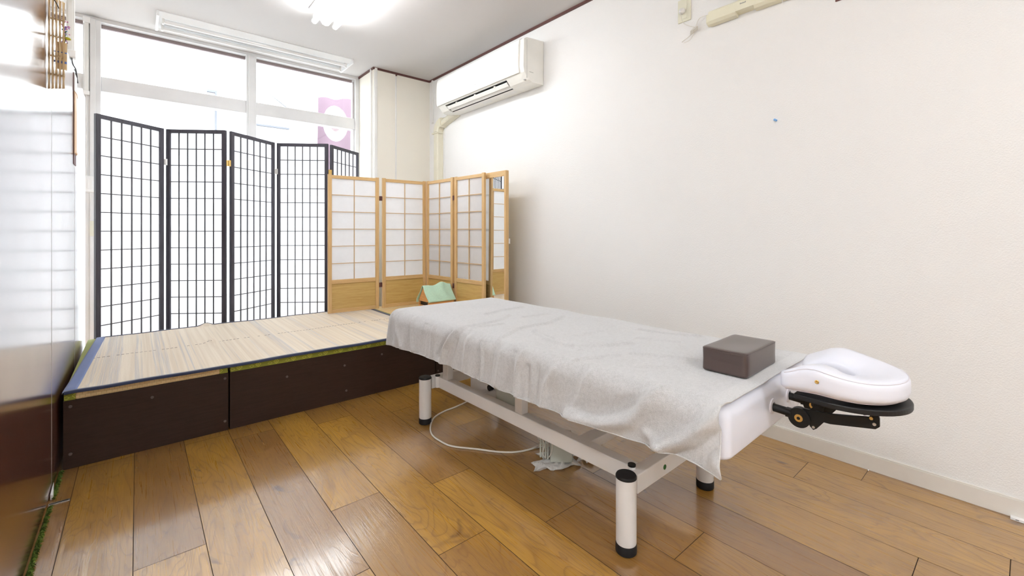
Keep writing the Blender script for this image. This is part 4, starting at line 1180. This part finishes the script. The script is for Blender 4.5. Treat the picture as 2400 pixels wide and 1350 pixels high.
# wooden trellis hanging at the partition
tl = thing('wooden_trellis', (-.22, 2.33, 1.68), 'folded bamboo trellis hanging over the top of the brown partition', 'trellis')
dv = Vector((.995, .098)); nv = Vector((-.098, .995))
org = Vector((-.2475, 2.305))
ZT0, ZB0 = 1.848, 1.522
for k in range(5):
    base = org + dv * (.0035 + k * .0092)
    for lay in (0, 1):
        b = MB(); pts = []
        zz = [ZT0 - .002 * k, 1.775, 1.712, 1.64, 1.572, ZB0 + .002 * k]
        for i, z in enumerate(zz):
            s_ = (1 if (i + lay) % 2 else -1) * .0016
            p = base + dv * s_ + nv * (lay * .007)
            pts.append((p.x, p.y, z))
        for a, c_ in zip(pts[:-1], pts[1:]):
            a = Vector(a); c_ = Vector(c_)
            e1 = Vector((dv.x, dv.y, 0)) * .0021; e2 = Vector((nv.x, nv.y, 0)) * .003
            ext = (c_ - a).normalized() * .004
            a = a - ext; c_ = c_ + ext
            q = [a - e1 - e2, a + e1 - e2, a + e1 + e2, a - e1 + e2, c_ - e1 - e2, c_ + e1 - e2, c_ + e1 + e2, c_ - e1 + e2]
            b.add(q, [(0, 3, 2, 1), (4, 5, 6, 7), (0, 1, 5, 4), (1, 2, 6, 5), (2, 3, 7, 6), (3, 0, 4, 7)])
        b.build('slat', 'trellis_wood', tl)
b = MB()
for z in (1.775, 1.712, 1.640, 1.572):
    p0 = org + dv * .002 + nv * .004; p1 = org + dv * .043 + nv * .004
    b.cyl((p0.x, p0.y, z), (p1.x, p1.y, z), .0028, 8)
b.build('cross_pin', 'trellis_wood', tl)
b = MB(); p = org + nv * .02 + dv * .03
b.obox(org + nv * .02 + dv * .022, org + nv * .02 + dv * .050, 0, .006, 1.60, 1.70)
b.build('back_card', 'trellis_wood', tl)
tag(MB().obox(org + nv * .0165 + dv * .010, org + nv * .0165 + dv * .049, 0, .0012, 1.660, 1.664).obox(org + nv * .0165 + dv * .010, org + nv * .0165 + dv * .049, 0, .0012, 1.622, 1.630).build('blue_pattern', 'flower_blue', tl), 'small blue printed pattern')
MB().tube([(org.x + .01, org.y, 1.85), (org.x + .02, org.y - .01, 1.835), (org.x + .03, org.y - .015, 1.81)], .0015, 6, 4).build('hanging_wire', 'black_metal', tl)
fw = thing('dried_flowers', (-.19, 2.32, 1.72), 'bunch of violet and pink dried flowers with a yellow leaf tucked behind the trellis', 'flowers')
rf = random.Random(4)
def blob(b, c, r):
    b.lathe(c, [(r * .3, -r * .9), (r * .85, -r * .45), (r, 0), (r * .8, r * .5), (r * .25, r * .9)], 8)
base = org + dv * .040 + nv * .03
for mtl, n_, zc_, sp in (('flower_violet', 12, 1.745, .013), ('flower_pink', 16, 1.752, .016), ('flower_blue', 6, 1.742, .007), ('flower_violet', 6, 1.704, .009)):
    b = MB()
    for _ in range(n_):
        q = base + dv * rf.uniform(0, sp); blob(b, (q.x + rf.uniform(-.004, .004), q.y + rf.uniform(-.004, .004), zc_ + rf.uniform(-.026, .026) * (sp / .013)), rf.uniform(.0022, .0042))
    b.build('blossom', mtl, fw)
b = MB(); q = base + dv * .010
b.lathe((q.x, q.y, 1.722), [(.001, -.006), (.010, -.003), (.011, 0), (.007, .003), (.001, .005)], 12)
b.build('leaf', 'leaf_yellow', fw)
MB().tube([(base.x, base.y, 1.66), (base.x + .003, base.y, 1.70), (base.x + .006, base.y, 1.75)], .0025, 6, 4).build('stem', 'leaf_green', fw)

# grass fringe at the partition foot
b = MB(); rg = random.Random(11)
for _ in range(1900):
    y = rg.uniform(.9, 2.610); x = XP + .0025 + rg.random() ** 1.6 * .006
    if 2.30 < y < 2.36: continue
    h = rg.uniform(.004, .012); dx_ = rg.uniform(.003, .015); dy_ = rg.uniform(-.022, .010); w_ = .0012
    b.add([(x - w_, y, .0015), (x + w_, y + w_, .0015), (x + dx_ * .5, y + dy_ * .5, h), (x + dx_, y + dy_, h * .35 + .001)], [(0, 1, 2), (1, 3, 2)])
tag(b.build('grass_fringe', 'grass'), 'narrow fringe of green artificial grass along the foot of the brown partition', 'artificial grass', kind='stuff')
fg = thing('floor_guide', (-.22, 2.31, 0), 'small metal door guide let into the floor at the foot of the partition', 'floor guide')
MB().box(XP + .002, -.192, 2.316, 2.328, .0003, .0025).build('groove_plate', 'steel', fg)
MB().box(XP + .004, -.196, 2.3195, 2.3245, .0025, .0032).build('slot', 'black_plastic', fg)
tag(MB().add([(XP + .003, 2.36, .001), (XP + .012, 2.36, .001), (XP + .003, 2.46, .001), (XP + .003, 2.36, .020), (XP + .010, 2.362, .016), (XP + .003, 2.45, .030)], [(0, 1, 2), (0, 3, 4, 1), (1, 4, 5, 2), (3, 5, 4), (0, 2, 5, 3)]).build('paper_scrap', 'white_plastic'), 'small white scrap wedged at the foot of the partition', 'scrap')

# ---------------------------------------------------------------- outside
struct(MB().box(-25, 25, YW + .08, 60, -.25, -.15).build('ground', 'ext_ground'), 'pale street outside the window', 'ground')
nb = thing('neighbour_house', (1.5, 10, -.15), 'overexposed pale gabled house seen faintly through the window', 'house')
MB().box(-6, 8, 9.6, 14, -.15, 3.2).prism([(-6, 3.2), (8, 3.2), (5.5, 4.6), (-3.5, 4.6)], 'y', 9.7, 14).build('wall', 'ext_wall', nb)
MB().box(-6.2, 8.2, 9.42, 9.60, 3.30, 3.325).build('eave', 'ext_edge', nb)
MB().box(.95, 1.10, 9.54, 9.60, 3.50, 3.54).box(1.07, 1.10, 9.54, 9.60, 2.4, 3.50).box(1.62, 2.30, 9.54, 9.60, 3.02, 3.05).box(1.62, 1.66, 9.54, 9.6, 2.5, 3.05).build('window_trim', 'ext_edge', nb)
b = MB(); A0 = Vector((1.75, 9.3, 3.72)); A1 = Vector((2.45, 9.3, 3.22))
b.add([(1.80, 9.30, 3.66), (2.50, 9.30, 3.18), (2.62, 9.30, 3.08), (2.45, 9.30, 3.20), (1.80, 9.42, 3.70), (2.50, 9.42, 3.24), (2.62, 9.42, 3.14), (2.45, 9.42, 3.24)], [(0, 1, 5, 4), (0, 3, 1), (4, 5, 7), (1, 2, 6, 5)])
b.build('gable_edge', 'ext_edge', nb)
tag(MB().tube([(-5, 8.0, 3.10), (0, 8.0, 3.00), (2, 8.0, 3.03), (9, 8.0, 3.4)], .012, 6, 8).build('utility_cable', 'ext_edge', smooth=True), 'thin overhead cable crossing outside the window', 'cable')
fgx = thing('banner_flag', (1.97, 5.3, -.15), 'mauve banner with a white ring on a pole outside the right pane', 'banner')
N1, N2 = 30, 60
N1, N2 = 90, 240
U, V = np.meshgrid(np.linspace(1.575, 1.955, N1), np.linspace(1.35, 2.53, N2))
Yf = 5.3 + .012 * np.sin(U * 18) + .01 * np.sin(V * 7)
Vz = V + .05 * (U - 1.575) / .38 * 1.0 + .010 * np.sin((U - 1.575) / .38 * 3 * PI) * (V > 2.5)
b = MB().grid(np.stack([U, Yf, Vz], -1))
cxr, czr = 1.775, 2.265
for i, f in enumerate(b.f):
    c_ = np.mean([b.v[k] for k in f], axis=0); r_ = math.hypot((c_[0] - cxr) / .145, (c_[2] - czr) / .205)
    b.mi[i] = 1 if .45 < r_ < 1.0 else (2 if r_ <= .45 else 0)
o = b.build('banner_cloth', None, fgx, mats=['flag_mauve', 'flag_white', 'flag_pink'], smooth=True)
MB().cyl((1.968, 5.3, -.15), (1.968, 5.3, 2.74), .007, 10).build('pole', 'ext_edge', fgx)
MB().cyl((1.575, 5.3, 2.55), (1.968, 5.3, 2.61), .004, 8).build('top_rod', 'ext_wall', fgx)
